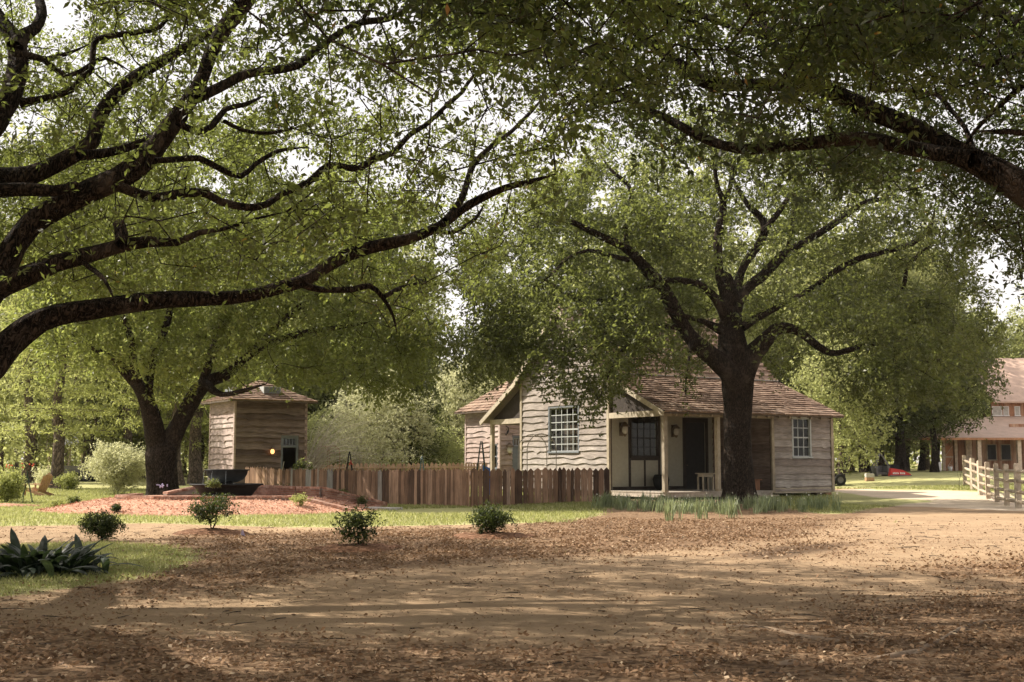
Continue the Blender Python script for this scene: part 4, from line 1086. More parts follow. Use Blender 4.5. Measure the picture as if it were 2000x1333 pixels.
def skylight(cx, cy, horiz):
    m = MB(); z = zt + .48
    if horiz: m.bx(cx - .42, cx + .42, cy - .26, cy + .3, z - .35, z + .1); m.bx(cx - .5, cx + .5, cy - .4, cy - .27, z - .36, z - .30, .9)
    else: m.bx(cx - .26, cx + .3, cy - .42, cy + .42, z - .35, z + .1); m.bx(cx - .4, cx - .27, cy - .5, cy + .5, z - .36, z - .30, .9)
    s = m.build('skylight', M['frame_pale'], tro)
    m = MB()
    if horiz: m.bx(cx - .36, cx + .36, cy - .28, cy - .262, z - .24, z + .06)
    else: m.bx(cx - .28, cx - .262, cy - .36, cy + .36, z - .24, z + .06)
    m.build('pane', M['frame'], s)
skylight(TL / 2 + .1, .45, True); skylight(.45, TL / 2, False)
lantern(Vector((TX, TY, TZ)) + RZ @ Vector((1.72, -.03, 2.0)), nf, 'lit lantern glowing orange on the shaded tower shed wall beside its doorway', lit=True, s=.9)

# ---------------------------------------------------------------- picket fences
def picket_fence(a, b, name_label, n, h, wmul, mat, flip=1, railz=(.3, 1.0), seed=3, zfun=gz, gapf=.12, rail_front=False, tp=1.0):
    rg = np.random.default_rng(seed)
    a = Vector((a[0], a[1], 0)); b = Vector((b[0], b[1], 0)); u = (b - a).normalized(); L = (b - a).length
    nrm = Vector((u.y, -u.x, 0)) * flip            # side that faces the yard
    base = Vector((a.x, a.y, float(zfun(a.x, a.y))))
    root = empty('picket_fence', base, name_label, 'fence', 'picket fences around the garden')
    Mx = Matrix((u, nrm, (0, 0, 1))).transposed()
    wds = rg.uniform(.6, 1.4, n); wds *= L / wds.sum(); x = 0
    for i in range(n):
        w_ = wds[i] * (1 - gapf); c = a + u * (x + wds[i] / 2); z = float(zfun(c.x, c.y)) + .03
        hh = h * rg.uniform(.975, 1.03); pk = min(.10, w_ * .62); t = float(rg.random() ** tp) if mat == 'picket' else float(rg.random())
        lean = rg.normal(0, .012)
        poly = [Vector((-w_ / 2, 0, 0)), Vector((w_ / 2, 0, 0)), Vector((w_ / 2 + lean, 0, hh - pk)), Vector((lean, 0, hh)), Vector((-w_ / 2 + lean, 0, hh - pk))]
        m = MB(); m.prism([Mx @ p + Vector((c.x, c.y, z)) for p in poly], nrm * .0, nrm * .022, t)
        m.build('picket', M[mat], root, org=base)
        x += wds[i]
    off = nrm * (.05 if rail_front else -.03)
    for z in railz:
        m = MB(); k = 6
        for i in range(k):
            p = a + u * L * i / k; q = a + u * L * (i + 1) / k
            m.beam(p + off + Vector((0, 0, float(zfun(p.x, p.y)) + z)), q + off + Vector((0, 0, float(zfun(q.x, q.y)) + z)), .05, .09, .5)
        m.build('rail', M[mat], root, org=base)
    for i in range(int(L / 2.4) + 1):
        p = a + u * min(L, i * 2.4) - nrm * .11; z = float(zfun(p.x, p.y))
        m = MB(); m.box((p.x, p.y, z + h * .46), (.09, .09, h * .92), .4); m.build('post', M[mat], root, org=base)
    return root
FC = (-82 / F * 41.7, 41.7)
FR = (3.75, 47.4)
FLf = (-11.3, 52.2)
picket_fence(FC, FR, 'dark shaded run of picket fence from the corner to the house', 25, 1.26, 1, 'picket', 1, seed=31, tp=2.2)  # pickets tinted darker, the run's shade put into their colour
picket_fence(FLf, FC, 'long mixed brown run of picket fence receding behind the fountain', 80, 1.26, 1, 'picket', 1, seed=32, gapf=.05, tp=.75)  # pickets tinted lighter, the sun on this run put into their colour
picket_fence((-12.6, 65.5), (0.2, 65.0), 'far pale run of picket fence with a rail along its inner side', 62, 1.22, 1, 'picket_sunlit', 1, (.35, 1.02), 33, rail_front=True, gapf=.25)

# ---------------------------------------------------------------- mulch bed, brick terrace, fountain
BX, BY, BR = -9.75, 40.1, 5.5
def bedz(x, y):
    r = np.hypot((x - BX) / 1.0, (y - BY) / .98) / BR
    g_ = gz(x, y)
    return g_ + .02 + .34 * S((1 - r) / .42) + .03 * np.sin(x * 2.1) * np.sin(y * 1.7) * S((1 - r) / .2)
nr_, na_ = 22, 96
V = []; Fq = []
for i in range(nr_ + 1):
    for k in range(na_):
        a = 2 * math.pi * k / na_; r = BR * i / nr_ * (1 + .04 * math.sin(3 * a + 1) + .02 * math.sin(7 * a)) * (1.0 if math.cos(a) < .2 else 1 + .06 * math.cos(a))
        x = BX + r * math.cos(a); y = BY + r * math.sin(a)
        z = float(bedz(x, y)) if i < nr_ else float(gz(x, y)) - .06
        V.append((x, y, z))
for i in range(nr_):
    for k in range(na_): Fq.append((i * na_ + k, i * na_ + (k + 1) % na_, (i + 1) * na_ + (k + 1) % na_, (i + 1) * na_ + k))
bed = np_mesh('mulch_bed', np.array(V), np.array(Fq), M['mulch'], smooth=True)
tag(link('mulch_bed', bed), kind='structure')
rgk = np.random.default_rng(41)
def brick_wall(name, pts, z0s, z1s, root, org, thick=.22, cope=True):
    """brick courses along a polyline; z0s/z1s base and top heights at the points"""
    m = MB(); core = MB()
    for (p, q, za, zb, ta, tb) in zip(pts[:-1], pts[1:], z0s[:-1], z0s[1:], z1s[:-1], z1s[1:]):
        p = Vector((p[0], p[1], 0)); q = Vector((q[0], q[1], 0)); u = (q - p).normalized(); L = (q - p).length; nrm = Vector((u.y, -u.x, 0))
        core.prism([p + ZV * za, q + ZV * zb, q + ZV * (tb - .07), p + ZV * (ta - .07)], nrm * (thick / 2 - .012), nrm * (-thick / 2 + .012))
        nc = max(1, int(round(((ta - za) - .09) / .068)))
        for c_ in range(nc):
            x = -(c_ % 2) * .1
            while x < L:
                x0 = max(0, x); x1 = min(L, x + .19)
                if x1 - x0 > .03:
                    f0 = x0 / L; f1 = x1 / L
                    b0 = za + (zb - za) * f0 + c_ * .068; b1 = za + (zb - za) * f1 + c_ * .068
                    if b1 + .06 < tb - .05 + (ta - tb) * (1 - f1):
                        m.prism([p + u * x0 + ZV * b0, p + u * x1 + ZV * b1, p + u * x1 + ZV * (b1 + .058), p + u * x0 + ZV * (b0 + .058)], nrm * thick / 2, nrm * -thick / 2, float(np.clip(rgk.normal(.45, .22), 0, 1)))
                x += .202
        if cope:
            k = max(1, int(L / .105))
            for i in range(k):
                f0 = (i + .06) / k; f1 = (i + .94) / k
                t0 = ta + (tb - ta) * f0; t1 = ta + (tb - ta) * f1; dz_ = rgk.uniform(-.006, .006)
                m.prism([p + u * L * f0 + ZV * (t0 - .075 + dz_), p + u * L * f1 + ZV * (t1 - .075 + dz_), p + u * L * f1 + ZV * (t1 + dz_), p + u * L * f0 + ZV * (t0 + dz_)], nrm * (thick / 2 + .03), nrm * (-thick / 2 - .03), float(np.clip(rgk.normal(.68, .2), 0, 1)))
    w_ = m.build(name, M['brick'], root, org=org)
    core.build('mortar_core', M['mortar'], w_)
    w_.data.update()
    for ch in w_.children:
        for v in ch.data.vertices: v.co = v.co - Vector(org)
    return w_
FX, FY = -9.2, 39.7; PZ = .43
torg = Vector((FX, FY, 0))
ter = empty('brick_terrace', torg, 'low octagonal red brick terrace with a ramped walk around the black fountain', 'terrace')
oc = [(BX + 0.15 + 3.05 * math.cos(R(22.5 + 45 * k)), BY - .1 + 2.75 * math.sin(R(22.5 + 45 * k))) for k in range(8)]
# front rim (left, front, right-front) and taller back wall
front = [oc[3], oc[4], oc[5], oc[6]]
brick_wall('front_wall', front, [.26] * 4, [PZ + .07] * 4, ter, torg)
bx_ = [(oc[3][0] + .9, oc[3][1] - .15), (oc[2][0] + .2, oc[2][1] - .55), (oc[1][0] - .2, oc[1][1] - .55), (oc[0][0] - .3, oc[0][1] - .35)]
brick_wall('back_wall', bx_, [.40] * 4, [PZ + .12, PZ + .33, PZ + .33, PZ + .30], ter, torg)
m = MB(); m.prism([Vector((x, y, .3)) for x, y in oc], (0, 0, 0), (0, 0, PZ - .3)); m.build('paving', M['brick'], ter, org=torg)
# ramp walls leading down to the right
e1 = G(752, 991); e2 = G(690, 1001)
brick_wall('ramp_wall', [(oc[0][0] - .3, oc[0][1] - .35), (oc[0][0] + .5, oc[0][1] - .55), (e1.x, e1.y)], [.40, .36, -.02], [PZ + .30, PZ + .30, .16], ter, torg)
brick_wall('ramp_wall', [oc[6], (oc[7][0] + .05, oc[7][1] - .1), (e2.x, e2.y)], [.26, .24, -.04], [PZ + .07, PZ + .05, .10], ter, torg)
m = MB()
A0 = Vector((oc[7][0], oc[7][1], 0)); A1 = Vector((oc[0][0], oc[0][1] - .5, 0))
for i in range(6):
    f0, f1 = i / 6, (i + 1) / 6
    p0 = A0.lerp(Vector((e2.x, e2.y, 0)), f0); p1 = A1.lerp(Vector((e1.x, e1.y, 0)), f0); q0 = A0.lerp(Vector((e2.x, e2.y, 0)), f1); q1 = A1.lerp(Vector((e1.x, e1.y, 0)), f1)
    z = PZ * (1 - (i + .4) / 6) + .02
    m.prism([p0 - ZV * .1, p1 - ZV * .1, q1 - ZV * .1, q0 - ZV * .1], (0, 0, 0), (0, 0, z + .1), .3 + .08 * i)
m.build('steps', M['brick'], ter, org=torg)
m = MB(); c_ = (e1 + e2) / 2; m.box((c_.x + .35, c_.y - .05, .03), (1.2, .75, .08), .6, Matrix.Rotation(-.5, 3, 'Z')); m.build('landing', M['concrete'], ter, org=torg)
fo = empty('fountain', (FX, FY, PZ), 'two tier fountain of black iron kettles standing on the brick terrace', 'fountain')
def bowl(r, h, rim, flat=.45):
    p = [(r * flat * .6, 0), (r * flat, .01)]
    for i in range(1, 9):
        u = i / 8; p.append((r * (flat + (1 - flat) * math.sin(u * math.pi / 2) ** .8), h * (1 - math.cos(u * math.pi / 2)) ** .9 + .01))
    p += [(r + rim, h + .01), (r + rim, h + .05), (r - .02, h + .05), (r - .05, h - .02)]
    for i in range(7, 0, -1):
        u = i / 8; p.append(((r - .04) * (flat + (1 - flat) * math.sin(u * math.pi / 2) ** .8), h * (1 - math.cos(u * math.pi / 2)) ** .9 + .05))
    p.append((0, .06)); return p
m = MB(); m.lathe([(.78, 0), (.80, .02), (.90, .16), (1.0, .30), (1.1, .36), (1.17, .37), (1.17, .41), (1.08, .41), (1.0, .37), (.8, .2), (0, .18)], (0, 0, 0), 40); m.build('lower_basin', M['iron'], fo, smooth=True)
m = MB(); m.lathe([(.30, .18), (.22, .25), (.2, .5), (0, .5)], (0, 0, 0), 20); m.build('pedestal', M['iron'], fo, smooth=True)
m = MB(); bp = bowl(.66, .40, .06, .16); m.lathe([(a, z + .42) for a, z in bp], (0, 0, 0), 36); m.build('upper_bowl', M['iron'], fo, smooth=True)
m = MB(); m.lathe([(0, .36), (1.02, .36)], (0, 0, 0), 36); m.build('water', M['water'], fo)
m = MB(); m.lathe([(0, .79), (.64, .79)], (0, 0, 0), 36); m.build('water', M['water'], fo)
m = MB()
for k in range(7):
    a = R(150 + rgk.uniform(-70, 170)); m.tube([(.70 * math.cos(a), .70 * math.sin(a), .83), (.73 * math.cos(a), .73 * math.sin(a), .74), (.75 * math.cos(a), .75 * math.sin(a), .36)], .002, 4)
m.build('falling_water', M['water'], fo)

# ---------------------------------------------------------------- shrubs and flowers
def small_shrub(name, loc, rx, rz, n, per, L, mat, label, cat, seed, group=None, sparse=0, stems=7, z0=.12, crad=.09):
    rg = np.random.default_rng(seed); loc = Vector(loc)
    root = empty(name, loc, label, cat, group)
    C_ = unit(rg.normal(size=(n, 3))) * (rg.random((n, 1)) ** (.45)) * np.array([rx, rx, rz / 2]) + np.array([0, 0, z0 + rz / 2])
    no = N3(rg, 10, (1.0, 4.0)); C_ = C_[no(C_) > -.6 + sparse]; C_[:, :2] *= (.55 + .55 * np.clip((C_[:, 2:3] - z0) / rz * 2, 0, 1)); C_ += rg.normal(size=C_.shape) * rx * .12; C_[:, 2] = np.maximum(C_[:, 2], .05)
    sk = np.array([[rg.normal(0, .012), rg.normal(0, .012), z] for z in np.linspace(.0, z0 + rz * .25, 6)])
    V, Fq = grow(sk, C_, rg, seg=.12, jit=.015, base=.0035, pw=.45, rmax=.02)
    sm = MB()
    for q in range(4): sm.tube([(0, 0, -.03), (rg.normal(0, rx * .18), rg.normal(0, rx * .18), z0 + rz * .25)], .010, 5)
    sv = np.array(sm.v); 
    sf = [f for f in sm.f if len(f) == 4]
    link('stem', np_mesh('stem', np.vstack([V, sv]), np.vstack([Fq, np.array(sf) + len(V)]), M['bark']), root)
    link('foliage', leaves_mesh('foliage', C_, crad, per, L, mat, rg, ros=5, ratio=.5), root)
    return root
def mulch_ring(p, r, h, label, seed, sx=1.0):
    rg = np.random.default_rng(seed); m = MB(); n = 30; vs = []; fs = []
    for i in range(9):
        for k in range(n):
            a = 2 * math.pi * k / n; rr = r * i / 8 * (1 + .1 * math.sin(3 * a + seed) + .06 * math.sin(5 * a))
            x = rr * math.cos(a) * sx; y = rr * math.sin(a); z = h * (1 - (i / 8) ** 2) + rg.normal(0, .012) * (i < 8) - (.05 if i == 8 else 0) + float(gz(p.x + x, p.y + y)) - p.z
            vs.append((x, y, z))
    for i in range(8):
        for k in range(n): fs.append((i * n + k, i * n + (k + 1) % n, (i + 1) * n + (k + 1) % n, (i + 1) * n + k))
    m.add(vs, fs); o = m.build('mulch_mound', M['mulch_brown'], smooth=True, loc=p); return tag(o, label, 'mulch', 'mulch mounds around the shrubs')
p = G(199, 1058); small_shrub('shrub', p, .34, .48, 150, 40, .045, M['leaf_dark'], 'small rounded dark green shrub beside the broad leaved clump', 'shrub', 51, 'small shrubs along the drive', -.3, z0=.08)
p = G(413, 1042); mulch_ring(p, .75, .10, 'brown mulch mound under the tall loose shrub before the fountain', 3, 1.2); small_shrub('shrub', p + Vector((0, 0, .08)), .50, .72, 150, 30, .055, M['leaf_dark'], 'tall loose dark shrub on a mulch mound in front of the fountain', 'shrub', 52, 'small shrubs along the drive', .15, z0=.04, crad=.11)
p = G(700, 1074); mulch_ring(p, .70, .10, 'brown mulch mound under the wide dark shrub nearest the camera', 5, 1.25); small_shrub('shrub', p + Vector((0, 0, .06)), .40, .56, 150, 32, .052, M['leaf_dark'], 'wide dark shrub nearest the camera with twigs sticking out at its right', 'shrub', 53, 'small shrubs along the drive', -.05, z0=.08, crad=.10)
p = G(960, 1050); mulch_ring(p, .72, .10, 'brown mulch mound under the shrub before the picket corner', 8, 1.3); small_shrub('shrub', p + Vector((0, 0, .08)), .40, .46, 150, 32, .052, M['leaf_dark'], 'dark bushy shrub in front of the picket fence corner', 'shrub', 54, 'small shrubs along the drive', -.25, z0=.06, crad=.10)
p = G(470, 1049); m = MB(); m.tube([(0, 0, -.05), (0, 0, .16)], .006, 5); st_ = m
o = empty('marker_flag', p, 'small lilac marker flag at the edge of the mulch mound', 'flag'); st_.build('stake', M['wire'], o)
m = MB(); m.prism([(0, 0, .04), (.10, .01, .0), (.03, 0, .17)], (0, 0, 0), (0, .006, 0)); m.build('flag_cloth', M['lilac'], o)

def blade(mb, p, az, lean, L, W, curl, n=5, t=.5, fold=.25, up0=None):
    """one arching strap leaf"""
    d = Vector((math.cos(az), math.sin(az), 0)); s = Vector((-d.y, d.x, 0)); pos = Vector(p); ang = lean; vs = []
    for i in range(n + 1):
        u = i / n; w_ = W * (math.sin(math.pi * min(1, .08 + u * .92)) ** .7 if i < n else .02)
        dirv = d * math.sin(ang) + ZV * math.cos(ang); nn = s.cross(dirv)
        vs += [pos - s * w_ / 2 - nn * w_ * fold * 0, pos + nn * w_ * fold * -.5, pos + s * w_ / 2]
        pos = pos + dirv * L / n; ang += curl / n
    fs = []
    for i in range(n):
        a = i * 3; fs += [(a, a + 1, a + 4, a + 3), (a + 1, a + 2, a + 5, a + 4)]
    mb.add(vs, fs, t)
# broad leaved clump at the left edge
p = G(60, 1118); rgp = np.random.default_rng(61)
bl = empty('broad_leaf_plant', p, 'big clump of dark broad strap leaves at the left edge', 'plant')
m = MB()
for i in range(230):
    q = Vector((rgp.normal(-.10, .48), rgp.normal(0, .34), 0))
    az = math.atan2(q.y, q.x) + rgp.normal(0, .8)
    blade(m, q + ZV * 0, az, rgp.uniform(.45, 1.3), rgp.uniform(.42, .80), rgp.uniform(.08, .135), rgp.uniform(.5, 1.7), 6, float(np.clip(rgp.normal(.5, .25), 0, 1)))
m.build('foliage', M['leaf_broad'], bl)
m = MB()
for i in range(60):
    q = Vector((rgp.normal(-.12, .4), rgp.normal(0, .3), 0)); m.tube([q, q + Vector((rgp.normal(0, .05), rgp.normal(0, .05), .25))], .006, 4)
m.build('stalk', M['leaf_broad'], bl)

# daffodils in front of the porch
rgd = np.random.default_rng(71)
DAFF = []
for k in range(5):
    m = MB()
    for i in range(30):
        q = Vector((rgd.normal(0, .10), rgd.normal(0, .10), 0)); blade(m, q, rgd.uniform(0, 6.28), rgd.uniform(.02, .38), rgd.uniform(.38, .62), .026, rgd.uniform(0, .7), 4, float(rgd.random()))
    fm = MB()
    for i in range(1 if k in (0, 3) else 0):
        q = Vector((rgd.normal(0, .12), rgd.normal(0, .12), 0)); h = rgd.uniform(.46, .60); q2 = q + Vector((rgd.normal(0, .04), rgd.normal(0, .04), h))
        for j in range(6):
            a = j * math.pi / 3; c1 = q2 + Vector((math.cos(a) * .035, -.01, math.sin(a) * .035)); fm.add([q2 + Vector((0, -.002, 0)), q2 + Vector((math.cos(a - .4) * .022, -.008, math.sin(a - .4) * .022)), c1, q2 + Vector((math.cos(a + .4) * .022, -.008, math.sin(a + .4) * .022))], [(0, 1, 2, 3)])
    DAFF.append((m, fm))
dmesh = []
def daffodil(p, k, label, s=1.0):
    r = empty('daffodil_clump', p, label, 'daffodils', 'daffodil clumps before the porch', rz=rgd.uniform(0, 6.28)); r.scale = (s, s, s)
    if len(dmesh) <= k:
        a = DAFF[k][0].build('leaf_blades', M['leaf_blade'], r); b = DAFF[k][1].build('flowers', M['whiteflower'], r) if DAFF[k][1].v else None; dmesh.append((a.data, b.data if b else None))
    else:
        link('leaf_blades', dmesh[k][0], r)
        if dmesh[k][1]: link('flowers', dmesh[k][1], r)
spots = []
for i in range(110):
    px = 1168 + (1618 - 1168) * rgd.random(); row = rgd.random()
    yb = 1007 - 17 * row - (8 * abs(px - 1400) / 230 if row < .5 else 0)
    if px < 1200: yb = min(yb, 992)
    spots.append((px, yb))
for i, (px, yb) in enumerate(spots): daffodil(G(px, yb), i % 5, 'daffodil clump in the crowded bed along the porch and oak', rgd.uniform(.62, 1.0))
for px, yb, lb in ((1634, 1001, 'daffodil clump standing alone at the right end of the bed'), (1310, 1019, 'daffodil clump set forward of the bed below the corner post'), (1368, 1014, 'daffodil clump set forward of the bed left of the oak trunk'), (1430, 1013, 'daffodil clump set forward of the bed right below the oak trunk'), (1166, 996, 'daffodil clump at the left end of the bed by the fence')):
    daffodil(G(px, yb), rgd.integers(5), lb, 1.1)

# loose bark chips on the bed
n_ = 16000; a_ = rgk.uniform(0, 6.28, n_); r_ = BR * np.sqrt(rgk.random(n_)) * .985; xx_ = BX + r_ * np.cos(a_); yy_ = BY + r_ * np.sin(a_)
az_ = rgk.uniform(0, 6.28, n_); L_ = rgk.uniform(.03, .10, n_)
V_ = leaf_arrays(np.stack([xx_, yy_, bedz(xx_, yy_) + .008], 1), np.stack([np.cos(az_), np.sin(az_), rgk.normal(0, .45, n_)], 1), L_, L_ * .4, rgk, 0)
M['chip'] = mat_leaf('mulch_chip', [(0, (.24, .11, .065)), (.5, (.53, .28, .185)), (1, (.74, .54, .41))], (.3, .15, .1), .05, .8, .2)
tag(link('mulch_chips', np_mesh('mulch_chips', V_, np.arange(len(V_)).reshape(-1, 4), M['chip'], np.repeat(np.clip(rgk.normal(.5, .25, n_), 0, 1), 4))), kind='stuff')

# small plants on the mulch bed and by the fence
def onbed(px, d):
    x = (px - 1000) / F * d; return Vector((x, d, float(bedz(x, d))))
for nm, px, d, rx, rz, mt, lb in (('bedding_plant', 590, 37.6, .26, .28, 'leaf_feather', 'pale green tuft growing over the front brick rim'), ('bedding_plant', 555, 43.5, .24, .50, 'leaf_dark', 'clipped dark plant before the picket fence right of the fountain'),
        ('bedding_plant', 673, 41.5, .18, .36, 'leaf_mid', 'white flowered rose bush beside the ramp wall'), ('bedding_plant', 710, 41.2, .16, .22, 'leaf_mid', 'low green rose right of the white flowered one'),
        ('bedding_plant', 648, 42.5, .14, .26, 'leaf_mid', 'small rose with a pale bud left of the ramp wall'), ('bedding_plant', 234, 35.6, .10, .14, 'leaf_dark', 'tiny dark seedling on the left side of the red mulch'),
        ('bedding_plant', 120, 39.5, .34, .20, 'leaf_feather', 'low yellow green plant on the left rim of the mulch'), ('bedding_plant', 152, 39.8, .2, .22, 'leaf_mid', 'low dark green plant on the left rim of the mulch'), ('bedding_plant', 420, 37.3, .22, .16, 'leaf_mid', 'leafy sprig spilling over the lower fountain basin')):
    z = onbed(px, d) if lb[:5] != 'leafy' else Vector(((px - 1000) / F * 38.4, 38.4, PZ + .3))
    small_shrub(nm, z, rx, rz, 50, 25, .05, M[mt], lb, 'plant', int(px), 'small plants around the brick terrace', -.3, z0=.04, crad=.06)
m = MB()
for i in range(14):
    q = Vector((rgd.normal(0, .1), rgd.normal(0, .06), rgd.uniform(0, .14))); m.lathe([(0, -.03), (.03, 0), (0, .03)], q, 6)
o = m.build('flower_bunch', M['lilac'], loc=P(316, 953, 41.9)); tag(o, 'bunch of pale lilac flowers on the brick wall before the forked oak', 'flowers')
small_shrub('doorway_plant', Vector((-407 / F * 54.5, 54.5, float(gz(-9, 54.5)))), .45, 1.3, 70, 30, .10, M['leaf_mid'], 'leafy plant growing beside the tower shed doorway', 'plant', 77, None, 0, z0=.2, crad=.14)

# ---------------------------------------------------------------- things in the garden and on the lawns
def arch(mb, p, u, wid, h, r, n=10, t=.5):
    p = Vector(p); u = Vector(u).normalized(); pts = [p - u * wid / 2, p - u * wid / 2 + ZV * (h - wid * .55)]
    for i in range(1, n):
        a = math.pi * (1 - i / n); pts.append(p + u * wid / 2 * math.cos(a) + ZV * (h - wid * .55 + wid * .55 * math.sin(a)))
    pts += [p + u * wid / 2 + ZV * (h - wid * .55), p + u * wid / 2]
    mb.tube(pts, r, 5, t); return pts
def arbor(px0, px1, d, ytop, depth_v, name, label, mat, r=.018):
    c0 = gpt((px0 + px1) / 2, d); wid = (px1 - px0) / F * d; h = 1.5 + (905 - ytop) / F * d - c0.z
    root = empty(name, c0, label, 'garden arch')
    m = MB(); a = arch(m, (0, 0, 0), (1, .1, 0), wid, h, r); m.build('hoop', mat, root)
    m = MB(); b = arch(m, depth_v, (1, .1, 0), wid, h, r); m.build('hoop', mat, root)
    m = MB()
    for k in range(1, len(a), 2): m.tube([a[k], b[k]], r * .7, 4)
    m.build('cross_bar', mat, root)
arbor(1012, 1068, 50, 849, (.35, -.9, 0), 'garden_arbor', 'pale wire arch inside the fence against the gable wall', M['wire'])
arbor(621, 645, 63, 872, (.6, -.5, 0), 'garden_arbor', 'rusty wire arch beyond the fence right of the tower shed', M['rust'], .022)
def obelisk(px, d, ytop, w_, mat, name, label, cat, flag=None):
    c0 = gpt(px, d); h = 1.5 + (905 - ytop) / F * d - c0.z
    root = empty(name, c0, label, cat)
    for sx in (-1, 1):
        for sy in (-1, 1):
            m = MB(); m.beam((sx * w_, sy * w_, 0), (sx * .03, sy * .03, h - .1), .045, .045); m.build('leg', mat, root)
    m = MB()
    for f in (.3, .55, .78):
        ww = w_ * (1 - f) + .03 * f; z = (h - .1) * f
        for p, q in (((-ww, -ww), (ww, -ww)), ((ww, -ww), (ww, ww)), ((ww, ww), (-ww, ww)), ((-ww, ww), (-ww, -ww))): m.beam((*p, z), (*q, z), .03, .03)
    m.build('rung', mat, root)
    m = MB(); m.lathe([(.07, h - .12), (.07, h - .08), (.03, h - .06), (.05, h - .02), (.03, h + .03), (0, h + .05)], (0, 0, 0), 10); m.build('finial', mat, root)
    return root, h
obelisk(684, 58, 884, .26, M['iron'], 'garden_obelisk', 'dark pointed plant support behind the middle of the long fence', 'plant support')
m = MB(); m.tube([(-.05, -.1, .0), (.02, -.12, .22), (.08, -.08, .02)], .03, 5); o = m.build('red_ribbon', M['red'], loc=P(685, 909, 57.7)); tag(o, 'red cloth tied to the dark pointed plant support', 'ribbon')
obelisk(825, 54, 893, .22, M['bluegrey'], 'garden_obelisk', 'blue grey pointed plant support behind the fence', 'plant support')
# step ladder and blue cloth
lp = gpt(938, 47); ld = empty('step_ladder', lp, 'dark green wooden step ladder standing behind the picket fence corner', 'ladder'); lh = 1.5 + 42 / F * 47 - lp.z
for x0, x1, y in ((-.28, .02, -.25), (.30, .06, -.25), (-.24, .02, .35), (.34, .08, .35)):
    m = MB(); m.beam((x0, y, 0), (x1, 0 + y * .15, lh), .06, .035); m.build('rail', M['greenpaint'], ld)
for k in range(1, 6):
    f = k / 6; m = MB(); m.beam((-.28 + .30 * f, -.25 + .2125 * f, lh * f), (.30 - .24 * f, -.25 + .2125 * f, lh * f), .09, .025); m.build('step', M['greenpaint'], ld)
m = MB()
for i in range(6):
    a = .05 * i; m.add([(a, .02 * math.sin(i * 2), 1.38 - .02 * i), (a + .05, .02 * math.sin(i * 2 + 2), 1.36 - .02 * i), (a + .11, .03 * math.sin(i * 2 + 2), 0.2), (a + .06, .03 * math.sin(i * 2), .2)], [(0, 1, 2, 3)])
o = m.build('blue_sheet', M['blue'], loc=gpt(943, 49)); o.modifiers.new('thickness', 'SOLIDIFY').thickness = .01; tag(o, 'blue cloth hanging beside the green step ladder', 'cloth')
# two leaning rods at the tower doorway
m = MB(); m.tube([(0, 0, 0), (.28, 0, 1.45)], .015, 5); o = m.build('garden_stake', M['wire'], loc=gpt(545, 55)); tag(o, 'thin pale stake leaning by the tower shed doorway', 'stake')

# adirondack chair
cp = gpt(86, 54); ch = empty('garden_chair', cp, 'wooden slatted lounge chair with a high leaning back on the left lawn', 'chair', rz=R(-14))
W2 = .32
m = MB()
for i in range(5):
    y = -W2 + .06 + i * (2 * W2 - .12) / 4; hh = 1.0 - .08 * abs(i - 2)
    m.beam((.05, y, .22), (.05 + .36 * hh, y * 1.08, .22 + .80 * hh), .11, .025, .5, (1, 0, 0))
m.build('backrest', M['chairwood'], ch)
m = MB()
for i in range(5): m.beam((-.5 + i * .125, -W2, .36 - i * .035), (-.5 + i * .125, W2, .36 - i * .035), .10, .022)
m.build('seat', M['chairwood'], ch)
for s_ in (-1, 1):
    m = MB(); m.beam((-.62, s_ * W2, .34), (.45, s_ * W2, .03), .03, .12); m.build('side_rail', M['chairwood'], ch)
    m = MB(); m.beam((-.52, s_ * (W2 + .04), 0), (-.52, s_ * (W2 + .04), .54), .10, .03); m.build('leg', M['chairwood'], ch)
    m = MB(); m.beam((-.62, s_ * (W2 + .05), .555), (.30, s_ * (W2 + .05), .50), .13, .025); m.build('armrest', M['chairwood'], ch)
# green trellis easel
tp = gpt(62, 46); tr_ = empty('plant_trellis', tp, 'thin green metal plant trellis leaning beside the hedge shrub', 'trellis')
for a, b in (((-.2, 0, 0), (-.05, 0, 1.2)), ((.2, 0, 0), (-.10, .03, 1.25)), ((.12, .1, 0), (-.12, .1, 1.1)), ((-.28, .1, .2), (.0, .05, .95))):
    m = MB(); m.tube([a, b], .014, 5); m.build('rod', M['greenpaint'], tr_)
m = MB(); p = gpt(20, 42.6); n = 24
vs = [(0, 0, .13)] + [(1.25 * math.cos(2 * math.pi * k / n), .55 * math.sin(2 * math.pi * k / n), .06) for k in range(n)] + [(1.35 * math.cos(2 * math.pi * k / n), .62 * math.sin(2 * math.pi * k / n), -.05) for k in range(n)]
m.add(vs, [(0, 1 + k, 1 + (k + 1) % n) for k in range(n)] + [(1 + k, 1 + n + k, 1 + n + (k + 1) % n, 1 + (k + 1) % n) for k in range(n)])
tag(m.build('mulch_mound', M['mulch'], smooth=True, loc=p), 'low strip of red mulch at the left edge below the hedge shrub', 'mulch')
small_shrub('hedge_shrub', gpt(22, 46.5), .62, 1.15, 240, 40, .075, M['leaf_feather'], 'big ragged yellow green shrub at the left edge of the lawn', 'shrub', 81, None, -.3, z0=.05, crad=.15)
m = MB()
for i in range(12):
    q = Vector((rgd.uniform(-.9, .9), rgd.normal(0, .2), rgd.uniform(.0, .22))); m.lathe([(0, -.04), (.05, 0), (0, .04)], q, 6)
o = m.build('red_blossoms', M['redflower'], loc=P(30, 915, 50)); tag(o, 'red blossoms showing above the ragged shrub at the left edge', 'flowers', kind=None)
small_shrub('pale_shrub', gpt(236, 55), 1.25, 1.95, 420, 45, .10, M['leaf_pale'], 'pale creamy flowering shrub left of the forked oak', 'shrub', 82, None, -.35, z0=.25, crad=.22)
